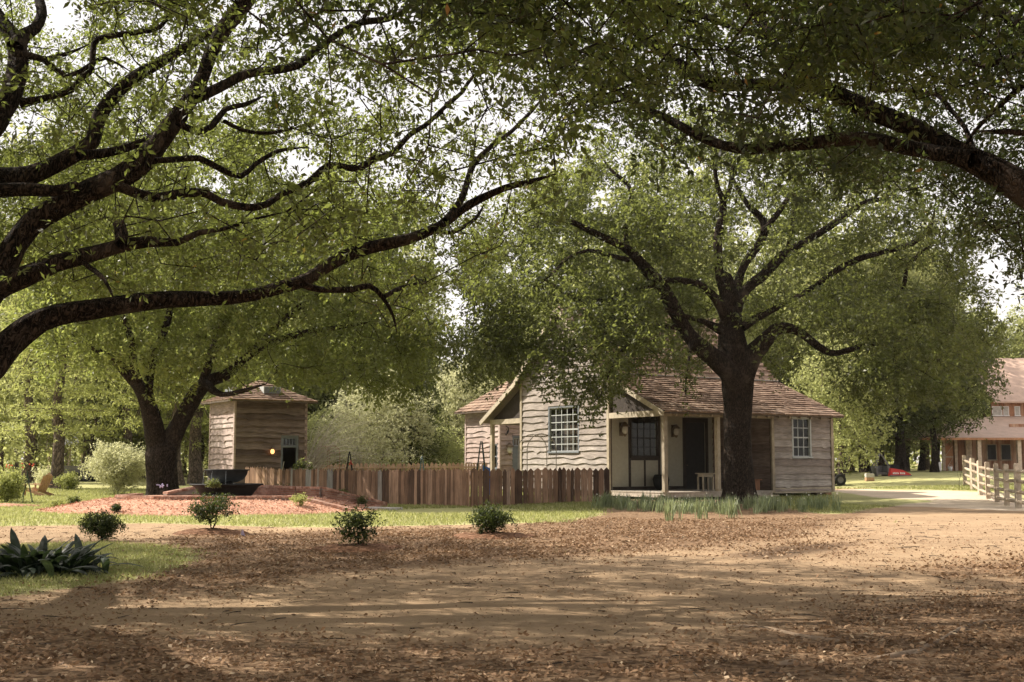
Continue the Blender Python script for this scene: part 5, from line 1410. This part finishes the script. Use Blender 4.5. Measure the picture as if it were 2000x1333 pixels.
small_shrub('ground_shrub', gpt(138, 61), .55, .75, 90, 40, .09, M['leaf_feather'], 'low yellow green shrub against the flared cypress trunk', 'shrub', 83, None, -.4, z0=.02, crad=.18)
small_shrub('ground_shrub', gpt(95, 66), .7, .9, 90, 40, .09, M['leaf_pale'], 'low pale shrub behind the lounge chair', 'shrub', 84, None, -.4, z0=.02, crad=.2)

# flatbed trailer in the far left
tp = gpt(172, 80); tl = empty('flatbed_trailer', tp, 'grey flatbed trailer parked beyond the cypress on the left', 'trailer', rz=R(4))
m = MB(); m.bx(-1.55, 1.75, -.9, .9, .52, .95); m.build('bed', M['steel'], tl)
m = MB(); m.bx(-1.6, 1.8, -.94, -.9, .80, 1.02); m.build('side_board', M['steel'], tl)
m = MB(); m.beam((1.75, 0, .5), (3.0, 0, .42), .1, .1); m.build('drawbar', M['steel'], tl)
def wheel(x, y, r, root, nm='wheel'):
    m = MB(); m.lathe([(r * .55, -.1), (r * .95, -.1), (r, -.06), (r, .06), (r * .95, .1), (r * .55, .1)], (0, 0, 0), 18)
    m.v = [(a + x, c + y, b + r) for a, b, c in m.v]; w_ = m.build(nm, M['tyre'], root, smooth=True)
    h = MB(); h.lathe([(0, -.05), (r * .56, -.06), (r * .56, .06), (0, .05)], (0, 0, 0), 14); h.v = [(a + x, c + y, b + r) for a, b, c in h.v]; h.build('rim', M['steel'], w_)
for x in (-.55, .25):
    for y in (-.98, .98): wheel(x, y, .33, tl)
# open pavilion behind it
pp = gpt(192, 96); pv = empty('open_pavilion', pp, 'open pavilion with a pale metal roof in the left background', 'pavilion')
hz = 1.5 + 35 / F * 96 - pp.z
m = MB()
for q in (((-3.2, -2.5, hz), (2.6, -2.5, hz), (-1.2, 0, hz + 1.2), (1.0, 0, hz + 1.2)), ((-3.2, 2.5, hz), (2.6, 2.5, hz), (-1.2, 0, hz + 1.2), (1.0, 0, hz + 1.2)), ((-3.2, -2.5, hz), (-3.2, 2.5, hz), (-1.2, 0, hz + 1.2), (-1.2, 0, hz + 1.2)), ((2.6, -2.5, hz), (2.6, 2.5, hz), (1.0, 0, hz + 1.2), (1.0, 0, hz + 1.2))): slab(m, *q, th=.15)
m.build('roof', M['greyroof'], pv)
for x in (-2.9, -.3, 2.3):
    for y in (-2.2, 2.2): m = MB(); m.bx(x - .09, x + .09, y - .09, y + .09, 0, hz - .15); m.build('post', M['barnpost'], pv)

# ---------------------------------------------------------------- right side: wagon, implement, rail fence, barn
wp = gpt(1624, 66); wg = empty('farm_wagon', wp, 'dark low wagon half hidden behind the right corner of the farmhouse', 'wagon')
m = MB(); m.bx(-1.9, .45, -.7, .7, .45, .62); m.build('bed', M['timber'], wg)
m = MB(); m.bx(-1.9, -1.75, -.7, .7, .62, 1.3); m.build('headboard', M['timber'], wg)
for x in (-1.3, .15):
    for y in (-.8, .8): wheel(x, y, .30, wg)
ip = gpt(1718, 74); im = empty('farm_implement', ip, 'dark grey tractor implement with an A shaped hitch on the gravel by the woods', 'implement', rz=R(12)); 
m = MB(); m.bx(-.55, .95, -.35, .35, .08, .22); m.bx(-.55, -.45, -.4, .4, .0, .6); m.bx(.2, .32, -.4, .4, 0, .6); m.bx(-.55, .95, .3, .4, .1, .62); m.build('blade_box', M['steel'], im)
m = MB(); m.beam((-.6, -.35, .45), (-.15, -.1, 1.35), .08, .08); m.beam((.35, -.35, .45), (-.08, -.1, 1.35), .08, .08); m.beam((-.1, -.1, 1.33), (.75, .3, .5), .07, .07); m.beam((-.12, -.1, 1.3), (-.5, .3, .55), .07, .07); m.build('hitch_frame', M['steel'], im)
m = MB(); m.bx(.35, 1.0, -.3, .5, .2, .7); m.build('gear_housing', M['iron'], im)
m = MB(); m.tube([(-.75, -.2, 0), (-.9, -.1, .9), (-1.0, 0, 1.9)], .05, 5); m.build('lift_arm', M['iron'], im)
rp = gpt(1752, 73); rb_ = empty('red_bucket_blade', rp, 'bright red loader bucket lying on the gravel beside the dark implement', 'bucket', rz=R(-8))
m = MB(); m.prism([Vector((-.6, 0, 0)), Vector((.62, 0, 0)), Vector((.60, 0, .12)), Vector((.15, 0, .36)), Vector((-.5, 0, .48))], (0, -.35, 0), (0, .35, 0)); m.build('shell', M['red'], rb_)
m = MB(); m.beam((-.6, -.37, .03), (.66, -.37, .03), .05, .06); m.build('cutting_edge', M['steel'], rb_)
m = MB(); x = -.42
for w_, h in ((.05, .1), (.04, .12), (.06, .1), (.03, .12), (.05, .09), (0, 0), (.05, .12), (.05, .1), (.04, .11), (.06, .1)):
    if w_: m.bx(x, x + w_, -.358, -.351, .12, .12 + h)
    x += w_ + .025 if w_ else .06
m.build('lettering', M['white'], rb_)
kp = gpt(1694, 69); kb = empty('crate', kp, 'small pale and brown crate on the ground left of the dark implement', 'crate')
m = MB(); m.bx(-.22, .22, -.18, .18, 0, .2); m.build('lower_box', M['chairwood'], kb)
m = MB(); m.bx(-.23, .23, -.19, .19, .205, .40); m.bx(-.2, .2, -.16, .16, .40, .43); m.build('lid_box', M['concrete'], kb)

BP = gpt(1808, 84.0); bar = empty('barn', BP, 'large red brown board barn with a hipped porch roof at the right edge', 'barn')
LX = lambda px, d: (px - 1000) / F * d - BP.x
LZ = lambda py, d: 1.5 + (905 - py) / F * d - BP.z
ez = LZ(856, 84); uz = LZ(814, 90); ux0 = LX(1936, 90); LXE = 26
rfm = MB()
slab(rfm, (0 - .3, 0, ez), (LXE, 0, ez), (ux0, 6, uz), (LXE, 6, uz), th=.12)
slab(rfm, (-.3, 0, ez), (-.3, 16, ez), (ux0, 6, uz), (ux0, 12, uz), th=.12)
slab(rfm, (ux0 + .02, 5.6, LZ(784, 90) - .05), (LXE, 5.6, LZ(784, 90) - .05), (ux0 + .0, 11, LZ(784, 90) + 3.6), (LXE, 11, LZ(784, 90) + 3.6), th=.12)
br_ = rfm.build('roof', M['redroof'], bar)
fm = MB(); fm.beam((-.34, -.03, ez - .07), (LXE, -.03, ez - .07), .04, .16); fm.build('fascia', M['barndoor'], br_)
wm = MB(); zt = uz + .3
xl = LX(1838, 87)
bdw = []
x = xl
rgq = np.random.default_rng(91)
op2 = [(LX(1925, 87), LX(1941, 87)), (LX(1952, 87), LX(1969, 87))]
while x < LXE:
    w_ = rgq.uniform(.16, .24); z0 = -.15; zz = ez + .45 + (0 if x < ux0 else .6)
    xx = x + w_ - .012
    wm.bx(x, xx, 3.0 + rgq.uniform(-.006, .006), 3.12, z0, zz, float(rgq.random())); x += w_
wm.build('wall', M['barnwood'], bar)
um = MB(); x = ux0
while x < LXE:
    w_ = rgq.uniform(.16, .24); um.bx(x, x + w_ - .012, 6.0 + rgq.uniform(-.006, .006), 6.12, uz - .1, LZ(786, 90), float(rgq.random())); x += w_
um.build('upper_wall', M['barnwood'], bar)
for a, b in op2:
    wdw = window(bar, (0, 2.985, 0), UX, -UY, a, b, LZ(898, 87), LZ(870, 87), 2, 2, M['trim'], M['trim'], fw=.06, glass=False, depth=.03)
    m = MB(); m.bx(a, b, 2.945, 2.953, LZ(898, 87), LZ(870, 87)); m.build('pane', M['darkdoor'], wdw)
for a, b in ((LX(1938, 90), LX(1955, 90)), (LX(1960, 90), LX(1968, 90)), (LX(1982, 90), LX(1990, 90))):
    wdw = window(bar, (0, 5.985, 0), UX, -UY, a, b, LZ(812, 90), LZ(796, 90), 2, 1, M['white'], M['white'], fw=.05, glass=False, depth=.03)
    m = MB(); m.bx(a, b, 5.945, 5.953, LZ(812, 90), LZ(796, 90)); m.build('pane', M['concrete'], wdw)
m = MB(); a, b = LX(1841, 87), LX(1857, 87); zd = LZ(871, 87); m.bx(a, b, 2.9, 2.95, .02, zd); 
dr_ = m.build('door', M['barndoor'], bar)
m = MB(); m.bx(a, b, 2.87, 2.899, zd * .52, zd * .58, 1); m.beam((a + .03, 2.885, zd * .60), (b - .05, 2.885, zd * .97), .028, .09, 1, (0, 1, 0)); m.beam((a + .03, 2.885, .06), (b - .05, 2.885, zd * .5), .028, .09, 1, (0, 1, 0)); m.build('door_brace', M['barnpost'], dr_)
for px in (1823, 1912, 1990): 
    x = LX(px, 84); m = MB(); m.bx(x - .13, x + .13, .2, .46, -.1, ez - .13); m.build('porch_post', M['barnpost'] if px > 1830 else M['barndoor'], bar)
for px in (1838, 1862, 1884, 1890):
    x = LX(px, 87); m = MB(); m.bx(x - .10, x + .10, 2.78, 2.94, -.1, ez + .3); m.build('wall_post', M['barnpost'], bar)
m = MB(); m.bx(xl - .3, LXE, -.1, 3.0, -.3, .0); m.build('porch_floor', M['concrete'], bar)
m = MB(); m.lathe([(0, 0), (.30, 0), (.32, .1), (.33, .35), (.32, .55), (.30, .62), (0, .62)], (0, 0, 0), 18); o = m.build('barrel', M['white'], smooth=True, loc=Vector((LX(1823, 83.6) + BP.x, 83.4, float(gz(LX(1823, 83.6) + BP.x, 83.4))))); tag(o, 'white barrel at the foot of the orange barn post', 'barrel')
m = MB(); m.lathe([(0, 0), (.13, 0), (.17, .3), (.15, .3), (.12, .05), (0, .05)], (0, 0, 0), 16); m.tube([(-.16, 0, .3), (-.1, 0, .42), (.1, 0, .42), (.16, 0, .3)], .01, 4); o = m.build('bucket', M['white'], smooth=True, loc=Vector((LX(1851, 84.5) + BP.x, 84.5, BP.z + .005))); tag(o, 'small white bucket on the ground before the orange barn door', 'bucket')

RP = [(1879, 61.8), (1894, 57.8), (1908, 53.8), (1923, 50.8), (1940, 47.8), (1959, 44.6), (1981, 41.4), (2006, 38.5), (2040, 35.8), (2085, 33)]
pts = [gpt(a, d) for a, d in RP]
rfn = empty('rail_fence', pts[0], 'split rail fence of pale posts and four rails at the right edge', 'fence')
for i, p in enumerate(pts):
    m = MB(); m.box((p.x, p.y, p.z + .72), (.17, .17, 1.52), float(rgq.uniform(.3, 1)), Matrix.Rotation(rgq.uniform(-.3, .3), 3, 'Z')); m.box((p.x, p.y, p.z + 1.49), (.13, .13, .04), .7); m.build('post', M['rail'], rfn, org=pts[0])
for i in range(len(pts) - 1):
    for h in (.22, .56, .90, 1.24):
        a = pts[i] + ZV * (h + rgq.uniform(-.03, .03)); b = pts[i + 1] + ZV * (h + rgq.uniform(-.03, .03)); u = (b - a).normalized()
        mid = (a + b) / 2 + ZV * rgq.uniform(-.03, .01)
        m = MB(); m.tube([a - u * .15, a + u * .15, mid, b - u * .15, b + u * .15], [.035, .06, .065, .06, .035], 6, float(rgq.uniform(0, 1))); m.build('rail', M['rail'], rfn, org=pts[0])
p = gpt(1867, 58); m = MB(); m.tube([(0, 0, 0), (.02, 0, .4), (.12, 0, .8), (.3, .05, 1.1)], [.012, .01, .008, .004], 5); m.tube([(.04, 0, .5), (-.05, 0, .7), (-.06, 0, .85)], .005, 4); 
o = m.build('sapling', M['bark'], loc=p); tag(o, 'thin dark bare sapling left of the rail fence end post', 'sapling')

# ---------------------------------------------------------------- background trees
def tree_meshes(seed, H, rad, z0, nl, per, L, mat, bark, tr=.22, flat=1.0, shape='round', ratio=.55, crad=.75, droop=.15, bare=0):
    rg = np.random.default_rng(seed)
    n = nl
    zc = (z0 + H) / 2; hz_ = (H - z0) / 2
    X = unit(rg.normal(size=(n * 2, 3))) * (rg.random((n * 2, 1)) ** .4)
    if shape == 'cone': 
        zz = (X[:, 2] + 1) / 2; X[:, :2] *= (1.15 - .85 * zz)[:, None]
    if shape == 'layer': X[:, 2] = np.round(X[:, 2] * 5 + rg.normal(size=n * 2) * .18) / 5; X[:, :2] *= (1.1 - .55 * (X[:, 2:3] + 1) / 2)
    X = X * np.array([rad, rad, hz_]) + np.array([0, 0, zc])
    no = N3(rg, 12, (.25, 1.4)); X = X[no(X) > -.45][:n]
    sk = np.array([[.10 * math.sin(i * .9 + seed), .10 * math.cos(i * 1.3), z] for i, z in enumerate(np.linspace(0, H * .82, 16))])
    V, Fq = grow(sk[4:], X, rg, seg=1.0, jit=.12, base=.012, pw=.42, rmax=tr * .5)
    pth = np.concatenate([sk, (tr * (1 - np.linspace(0, .93, 16)) + .02)[:, None]], 1); pth[0, 3] *= 1.5; pth[0, 2] = -.3
    tv, tf, _, e = tube_np(pth, 8, rg)
    tm = np_mesh('trunk', np.vstack([tv, V]), np.vstack([tf, Fq + len(tv)]), bark)
    tcol = np.clip(.42 + .30 * no(X) / 1.2 + rg.normal(size=len(X)) * .12, .05, .9)
    cm = leaves_mesh('crown', X, crad, per, L, mat, rg, ros=5, ratio=ratio, tint_c=tcol, droop=droop, flat=flat)
    return tm, cm
TV = {
 'broad': tree_meshes(101, 14, 4.6, .8, 420, 40, .26, M['leaf_far'], M['bark_pale']),
 'broad2': tree_meshes(102, 16, 4.2, 1.2, 420, 40, .26, M['leaf_far'], M['bark_pale']),
 'tall': tree_meshes(103, 20, 4.0, 3.0, 420, 40, .28, M['leaf_far'], M['bark_pale'], .24),
 'dark': tree_meshes(104, 12, 3.2, .6, 460, 45, .20, M['leaf_mid'], M['bark'], .2, shape='cone'),
 'pale': tree_meshes(105, 8, 3.3, .3, 380, 45, .22, M['leaf_pale'], M['bark_pale'], .15),
 'oakish': tree_meshes(109, 11, 5.2, 1.9, 700, 45, .20, M['leaf_mid'], M['bark'], .3, flat=.6),
 'feather': tree_meshes(106, 12, 4.2, 1.9, 480, 50, .17, M['leaf_feather'], M['bark_pale'], .34, flat=.35, shape='layer', ratio=.30, crad=.8, droop=.0),
 'slim': tree_meshes(107, 17, 2.6, 3.6, 300, 40, .26, M['leaf_far'], M['bark_pale'], .20, shape='cone'),
 'bushy': tree_meshes(108, 4.2, 2.2, .1, 260, 45, .17, M['leaf_far'], M['bark_pale'], .1),
}
rgt = np.random.default_rng(201)
def bgtree(kind, px, d, scale, label, name='tree', cat='tree', group='trees in the woods', sx=1.0):
    p = gpt(px, d)
    r = empty(name, p, label, cat, group, rz=rgt.uniform(0, 6.28)); r.scale = (scale * sx, scale * sx, scale)
    link('trunk', TV[kind][0], r); link('crown', TV[kind][1], r)
    return r
# named ones
bgtree('feather', 116, 62, 1.0, 'feathery bright green cypress with a flared trunk behind the lounge chair', 'cypress', group='cypresses on the left lawn')
bgtree('feather', 347, 67, 1.15, 'feathery cypress directly behind the forked oak trunk', 'cypress', group='cypresses on the left lawn')
bgtree('feather', 386, 71, 1.2, 'feathery cypress between the forked oak and the tower shed', 'cypress', group='cypresses on the left lawn')
bgtree('pale', 748, 72, .80, 'pale grey green bushy tree behind the long picket fence', 'bushy_tree', group='bushy trees behind the garden', sx=1.1)
bgtree('dark', 802, 74, .85, 'darker green small tree with a thin trunk behind the fence left of the cabin', 'bushy_tree', group='bushy trees behind the garden', sx=.9)
bgtree('pale', 893, 80, .95, 'very pale sunlit bushy tree just left of the cabin', 'bushy_tree', group='bushy trees behind the garden', sx=.8)
bgtree('bushy', 600, 70, .9, 'green bush behind the tower shed right wall', 'bushy_tree', group='bushy trees behind the garden')
bgtree('bushy', 660, 76, 1.0, 'green bush behind the rusty wire arch', 'bushy_tree', group='bushy trees behind the garden')
bgtree('bushy', 850, 76, .8, 'low bright green bush behind the far pale fence beside the cabin', 'bushy_tree', group='bushy trees behind the garden')
bgtree('dark', 655, 90, 1.1, 'dark tree rising behind the bare grey shrub', 'bushy_tree', group='bushy trees behind the garden', sx=1.25)
bgtree('broad', 1640, 66, .62, 'rounded mid green tree beyond the right end of the farmhouse', 'bushy_tree', group='bushy trees behind the garden')
bgtree('broad', 1722, 88, .70, 'mid green tree with low hanging boughs above the dark implement', 'bushy_tree', group='bushy trees behind the garden')
bgtree('oakish', 1822, 80, 1.0, 'dark green tree whose boughs hang before the barn roof', 'bushy_tree', group='bushy trees behind the garden', sx=.85)
bgtree('oakish', 1758, 82, 1.15, 'broad dark green tree between the farmhouse and the barn', 'bushy_tree', group='bushy trees behind the garden')
for px, lb in ((1686, 'slim tree trunk left of the dark implement at the edge of the woods'), (1768, 'slim pale tree trunk right of the red bucket at the edge of the woods'), (1797, 'slim tree trunk just left of the barn porch at the edge of the woods')):
    bgtree('slim', px, 90, 1.0, lb, 'slim_tree', group='slim trees on the right')
# weeping pale shrub and bare grey shrub
def spray(name, px, d, h, n, label, mat, bent, spread, leaf=None, seed=5, r0=.012):
    rg = np.random.default_rng(seed); p = gpt(px, d); root = empty(name, p, label, 'shrub'); V = []; Fq = []; tips = []
    for i in range(n):
        az = rg.uniform(0, 6.28); el = abs(rg.normal(.2, .35)) ; L = h * rg.uniform(.7, 1.35); pos = np.array([rg.normal(0, .08), rg.normal(0, .08), 0]); d_ = np.array([math.cos(az) * math.sin(el) * spread + bent, math.sin(az) * math.sin(el) * spread, math.cos(el)]); d_ /= np.linalg.norm(d_); rows = []
        for k in range(9):
            rows.append([*pos, r0 * (1 - k / 9.5)]); 
            if k > 3: tips.append(pos.copy())
            pos = pos + d_ * L / 8; d_ = d_ + np.array([bent * .12, 0, -.10 * (1 + spread)]) + rg.normal(size=3) * .07; d_ /= np.linalg.norm(d_)
        v, f, _, _ = tube_np(np.array(rows), 4, rg); Fq.append(f + sum(len(q) for q in V)); V.append(v)
    link('stem', np_mesh('stem', np.concatenate(V), np.concatenate(Fq), mat), root)
    if leaf: link('foliage', leaves_mesh('foliage', np.array(tips), .28, 15, .14, leaf, rg, ros=3, ratio=.3, droop=.9), root)
M['twig_grey'] = mat_plain('grey_twig', (.40, .36, .29), .9)
spray('bare_shrub', 596, 62, 4.3, 150, 'bare grey twiggy shrub leaning out from behind the tower shed', M['twig_grey'], .30, .8, None, 6)
spray('weeping_shrub', 697, 69, 4.0, 130, 'pale cream weeping shrub with hanging shoots behind the fence', M['twig_grey'], 0, 1.0, M['leaf_pale'], 7)
for px, d, lb in ((60, 76, 'very tall tree behind the cypress at the far left'), (250, 84, 'very tall tree rising behind the forked oak crown'), (1140, 82, 'very tall tree rising behind the farmhouse gable'), (1330, 80, 'very tall tree rising behind the farmhouse roof ridge'), (1640, 86, 'very tall tree rising right of the farmhouse')):
    bgtree('broad2', px, d, 1.42, lb, 'tall_tree', group='very tall trees behind the yard')
# woods, by stretches of the horizon
ZONES = [
 (-220, 95, 9, 'tree in the woods at the far left, beyond the cypress and lounge chair'),
 (110, 290, 8, 'tree in the woods behind the open pavilion on the left'),
 (300, 610, 12, 'tree in the woods behind the forked oak and the tower shed'),
 (620, 780, 7, 'tall tree in the woods behind the garden and its picket fences'),
 (845, 905, 3, 'lower pale tree in the woods in the gap between the two yard oaks'),
 (975, 1180, 8, 'tall tree in the woods behind the cabin and the farmhouse gable'),
 (1190, 1500, 10, 'tall tree in the woods behind the farmhouse roof'),
 (1510, 1840, 12, 'tree in the woods on the right between the farmhouse and the barn'),
 (1860, 2250, 10, 'tree in the woods standing up behind the barn')]
for a, b, n, lb in ZONES:
    for i in range(n):
        px = a + (b - a) * (i + rgt.uniform(.1, .9)) / n; d = rgt.uniform(84, 122) if a < 1800 else rgt.uniform(112, 130)
        if a == 845: bgtree('broad', px, rgt.uniform(92, 115), rgt.uniform(.62, .75), lb, group=lb); continue
        k = ['broad', 'broad2', 'tall', 'slim', 'feather'][int(rgt.choice(5, p=[.32, .28, .2, .1, .1]))]
        bgtree(k, px, d, rgt.uniform(.85, 1.2), lb, group=lb)
# far woods read as one mass
rgf = np.random.default_rng(301); n = 2600
X = np.stack([rgf.uniform(-150, 150, n), rgf.uniform(128, 165, n), np.zeros(n)], 1)
X[:, 2] = gz(X[:, 0], X[:, 1]) + rgf.random(n) ** .9 * (10 + 3 * np.sin(X[:, 0] * .11) + 2 * np.sin(X[:, 0] * .31 + 1))
fw = leaves_mesh('far_woods', X, 2.2, 30, .8, M['leaf_far'], rgf, ros=5, ratio=.6)
tag(link('far_woods', fw), kind='stuff')

n = 1500
X = np.stack([rgf.uniform(-62, 62, n), rgf.uniform(82, 126, n), np.zeros(n)], 1); X = X[~((X[:, 0] > 24) & (X[:, 1] < 108))]
X = X[N3(rgf, 10, (.05, .3))(X) > -.3]
X[:, 2] = gz(X[:, 0], X[:, 1]) + rgf.random(len(X)) ** 1.3 * 2.6
tag(link('undergrowth', leaves_mesh('undergrowth', X, .8, 30, .24, M['leaf_far'], rgf, ros=5, ratio=.55)), kind='stuff')

# ---------------------------------------------------------------- fallen leaves and grass
def sample_mask(name, x, y):
    ix = np.clip(np.searchsorted(gx, x) - 1, 0, len(gx) - 2); iy = np.clip(np.searchsorted(gy, y) - 1, 0, len(gy) - 2)
    fx = (x - gx[ix]) / (gx[ix + 1] - gx[ix]); fy = (y - gy[iy]) / (gy[iy + 1] - gy[iy]); m_ = MASK[name]
    return (m_[iy, ix] * (1 - fx) + m_[iy, ix + 1] * fx) * (1 - fy) + (m_[iy + 1, ix] * (1 - fx) + m_[iy + 1, ix + 1] * fx) * fy
rgl = np.random.default_rng(401)
def scatter(n, d0, d1):
    d = np.sqrt(rgl.uniform(d0 ** 2, d1 ** 2, n)); px = rgl.uniform(-260, 2260, n); return (px - 1000) / F * d, d
x, y = scatter(420000, 6.5, 34)
nz = N3(rgl, 14, (.8, 5.0)); nv = nz(np.stack([x, y, x * 0], 1))
pr = np.clip(sample_mask('litter', x, y) ** 1.3 * 1.0 + .03 + .22 * np.clip(nv - .5, 0, 1), 0, 1) * np.clip(.5 + .65 * nv, .05, 1.0) * np.where(y > 26, .5, 1) * (1 - .75 * sample_mask('gravel', x, y)) * (1 - .6 * sample_mask('grass', x, y))
k = rgl.random(len(x)) < pr * .95; x, y = x[k], y[k]; n = len(x)
az = rgl.uniform(0, 6.28, n); tl_ = rgl.normal(0, .35, n)
ax = np.stack([np.cos(az), np.sin(az), tl_], 1); L = rgl.uniform(.026, .066, n) * (1 + .15 * (y > 16))
Pn = np.stack([x, y, gz(x, y) + rgl.uniform(.004, .02, n) + np.maximum(0, -tl_) * L * .8], 1)
V = leaf_arrays(Pn, ax, L, L * rgl.uniform(.4, .6, n), rgl, 0)
tt = np.clip(rgl.normal(.5, .26, n), 0, 1)
x, y = scatter(90000, 6.5, 30); nv = nz(np.stack([x, y, x * 0 + 3], 1)); k = rgl.random(len(x)) < np.clip(.45 + .5 * nv, .05, 1); x, y = x[k], y[k]; n2 = len(x)
az = rgl.uniform(0, 6.28, n2); ax = np.stack([np.cos(az), np.sin(az), rgl.normal(0, .2, n2)], 1); L = rgl.uniform(.008, .03, n2)
V = np.concatenate([V, leaf_arrays(np.stack([x, y, gz(x, y) + .004], 1), ax, L, L * rgl.uniform(.3, .8, n2), rgl, 0)]); tt = np.concatenate([tt, np.clip(rgl.normal(.3, .3, n2), 0, 1)])
lf = np_mesh('fallen_leaves', V, np.arange(len(V)).reshape(-1, 4), M['litter'], np.repeat(tt, 4))
tag(link('fallen_leaves', lf), kind='stuff')
def grass_obj(name, n, d0, d1, hmin, hmax, thr=.3, w_=.008):
    x, y = scatter(n, d0, d1)
    g_ = sample_mask('grass', x, y) + .25 * nz(np.stack([x, y, x * 0], 1)) * 1.0
    k = (g_ > thr + rgl.random(len(x)) * .5) & (sample_mask('gravel', x, y) < .4) & (np.hypot((x - BX), (y - BY)) > BR * 1.0); x, y = x[k], y[k]; n = len(x)
    h = rgl.uniform(hmin, hmax, n); az = rgl.uniform(0, 6.28, n); ln = rgl.normal(0, .5, (n, 2))
    b = np.stack([x, y, gz(x, y) - .005], 1); s = np.stack([np.cos(az), np.sin(az), 0 * az], 1) * (w_ * (1 + y[:, None] / 18))
    t_ = b + np.stack([ln[:, 0] * h, ln[:, 1] * h, h], 1)
    V = np.stack([b - s, b + s, t_], 1).reshape(-1, 3)
    me = np_mesh(name, V, np.arange(len(V)).reshape(-1, 3), M['grass'], np.repeat(np.clip(rgl.normal(.45, .25, n), 0, 1), 3))
    tag(link(name, me), kind='stuff')
grass_obj('grass', 160000, 11, 26, .03, .09, w_=.004)
grass_obj('grass', 260000, 24, 62, .04, .11, w_=.006)
x, y = scatter(420, 7, 30); tw_ = MB()
for a, b in zip(x, y):
    an = rgl.uniform(0, 6.28); L = rgl.uniform(.08, .38); z = float(gz(a, b)) + .012; k1 = rgl.normal(0, .25)
    p0 = Vector((a, b, z)); p1 = p0 + Vector((math.cos(an), math.sin(an), .04)) * L * .5; p2 = p1 + Vector((math.cos(an + k1), math.sin(an + k1), -.05)) * L * .5
    tw_.tube([p0, p1, p2], [.006, .005, .002], 4)
tag(tw_.build('fallen_twigs', M['bark_pale']), kind='stuff')
# roots on the surface under the right hand oak
for rows in ([(1395, 1221), (1440, 1224), (1500, 1228), (1560, 1243), (1610, 1252), (1660, 1256), (1700, 1262)], [(1760, 1290), (1800, 1268), (1840, 1250), (1880, 1228), (1930, 1215), (1990, 1210)], [(1650, 1288), (1740, 1284), (1790, 1272), (1830, 1255)], [(1490, 1300), (1540, 1297), (1580, 1290)]):
    q = []
    for i, (a, b) in enumerate(rows):
        g = G(a, b); u = i / (len(rows) - 1); q.append((g.x, g.y, g.z - .004 - .05 * abs(2 * u - 1) ** 3, .030 + .008 * math.sin(i * 2)))
    r_ = [o for o in COL.objects if o.name == 'live_oak.001'][0]
    link('root', limb_mesh('root', crom(q, .08), 8, M['root'], rgl, r_.location, .03), r_)


# ---------------------------------------------------------------- hazy spring air
hm = bpy.data.materials.new('haze_air'); hm.use_nodes = True; t = hm.node_tree
for n_ in list(t.nodes):
    if n_.type != 'OUTPUT_MATERIAL': t.nodes.remove(n_)
pv_ = t.nodes.new('ShaderNodeVolumePrincipled'); pv_.inputs['Density'].default_value = .00012; pv_.inputs['Color'].default_value = (.96, .95, .90, 1)
t.links.new(pv_.outputs[0], t.nodes['Material Output'].inputs['Volume'])
m = MB(); m.bx(-520, 520, -90, 920, -1.6, 34)
tag(m.build('haze', hm), kind='stuff')
SC.cycles.volume_bounces = 0
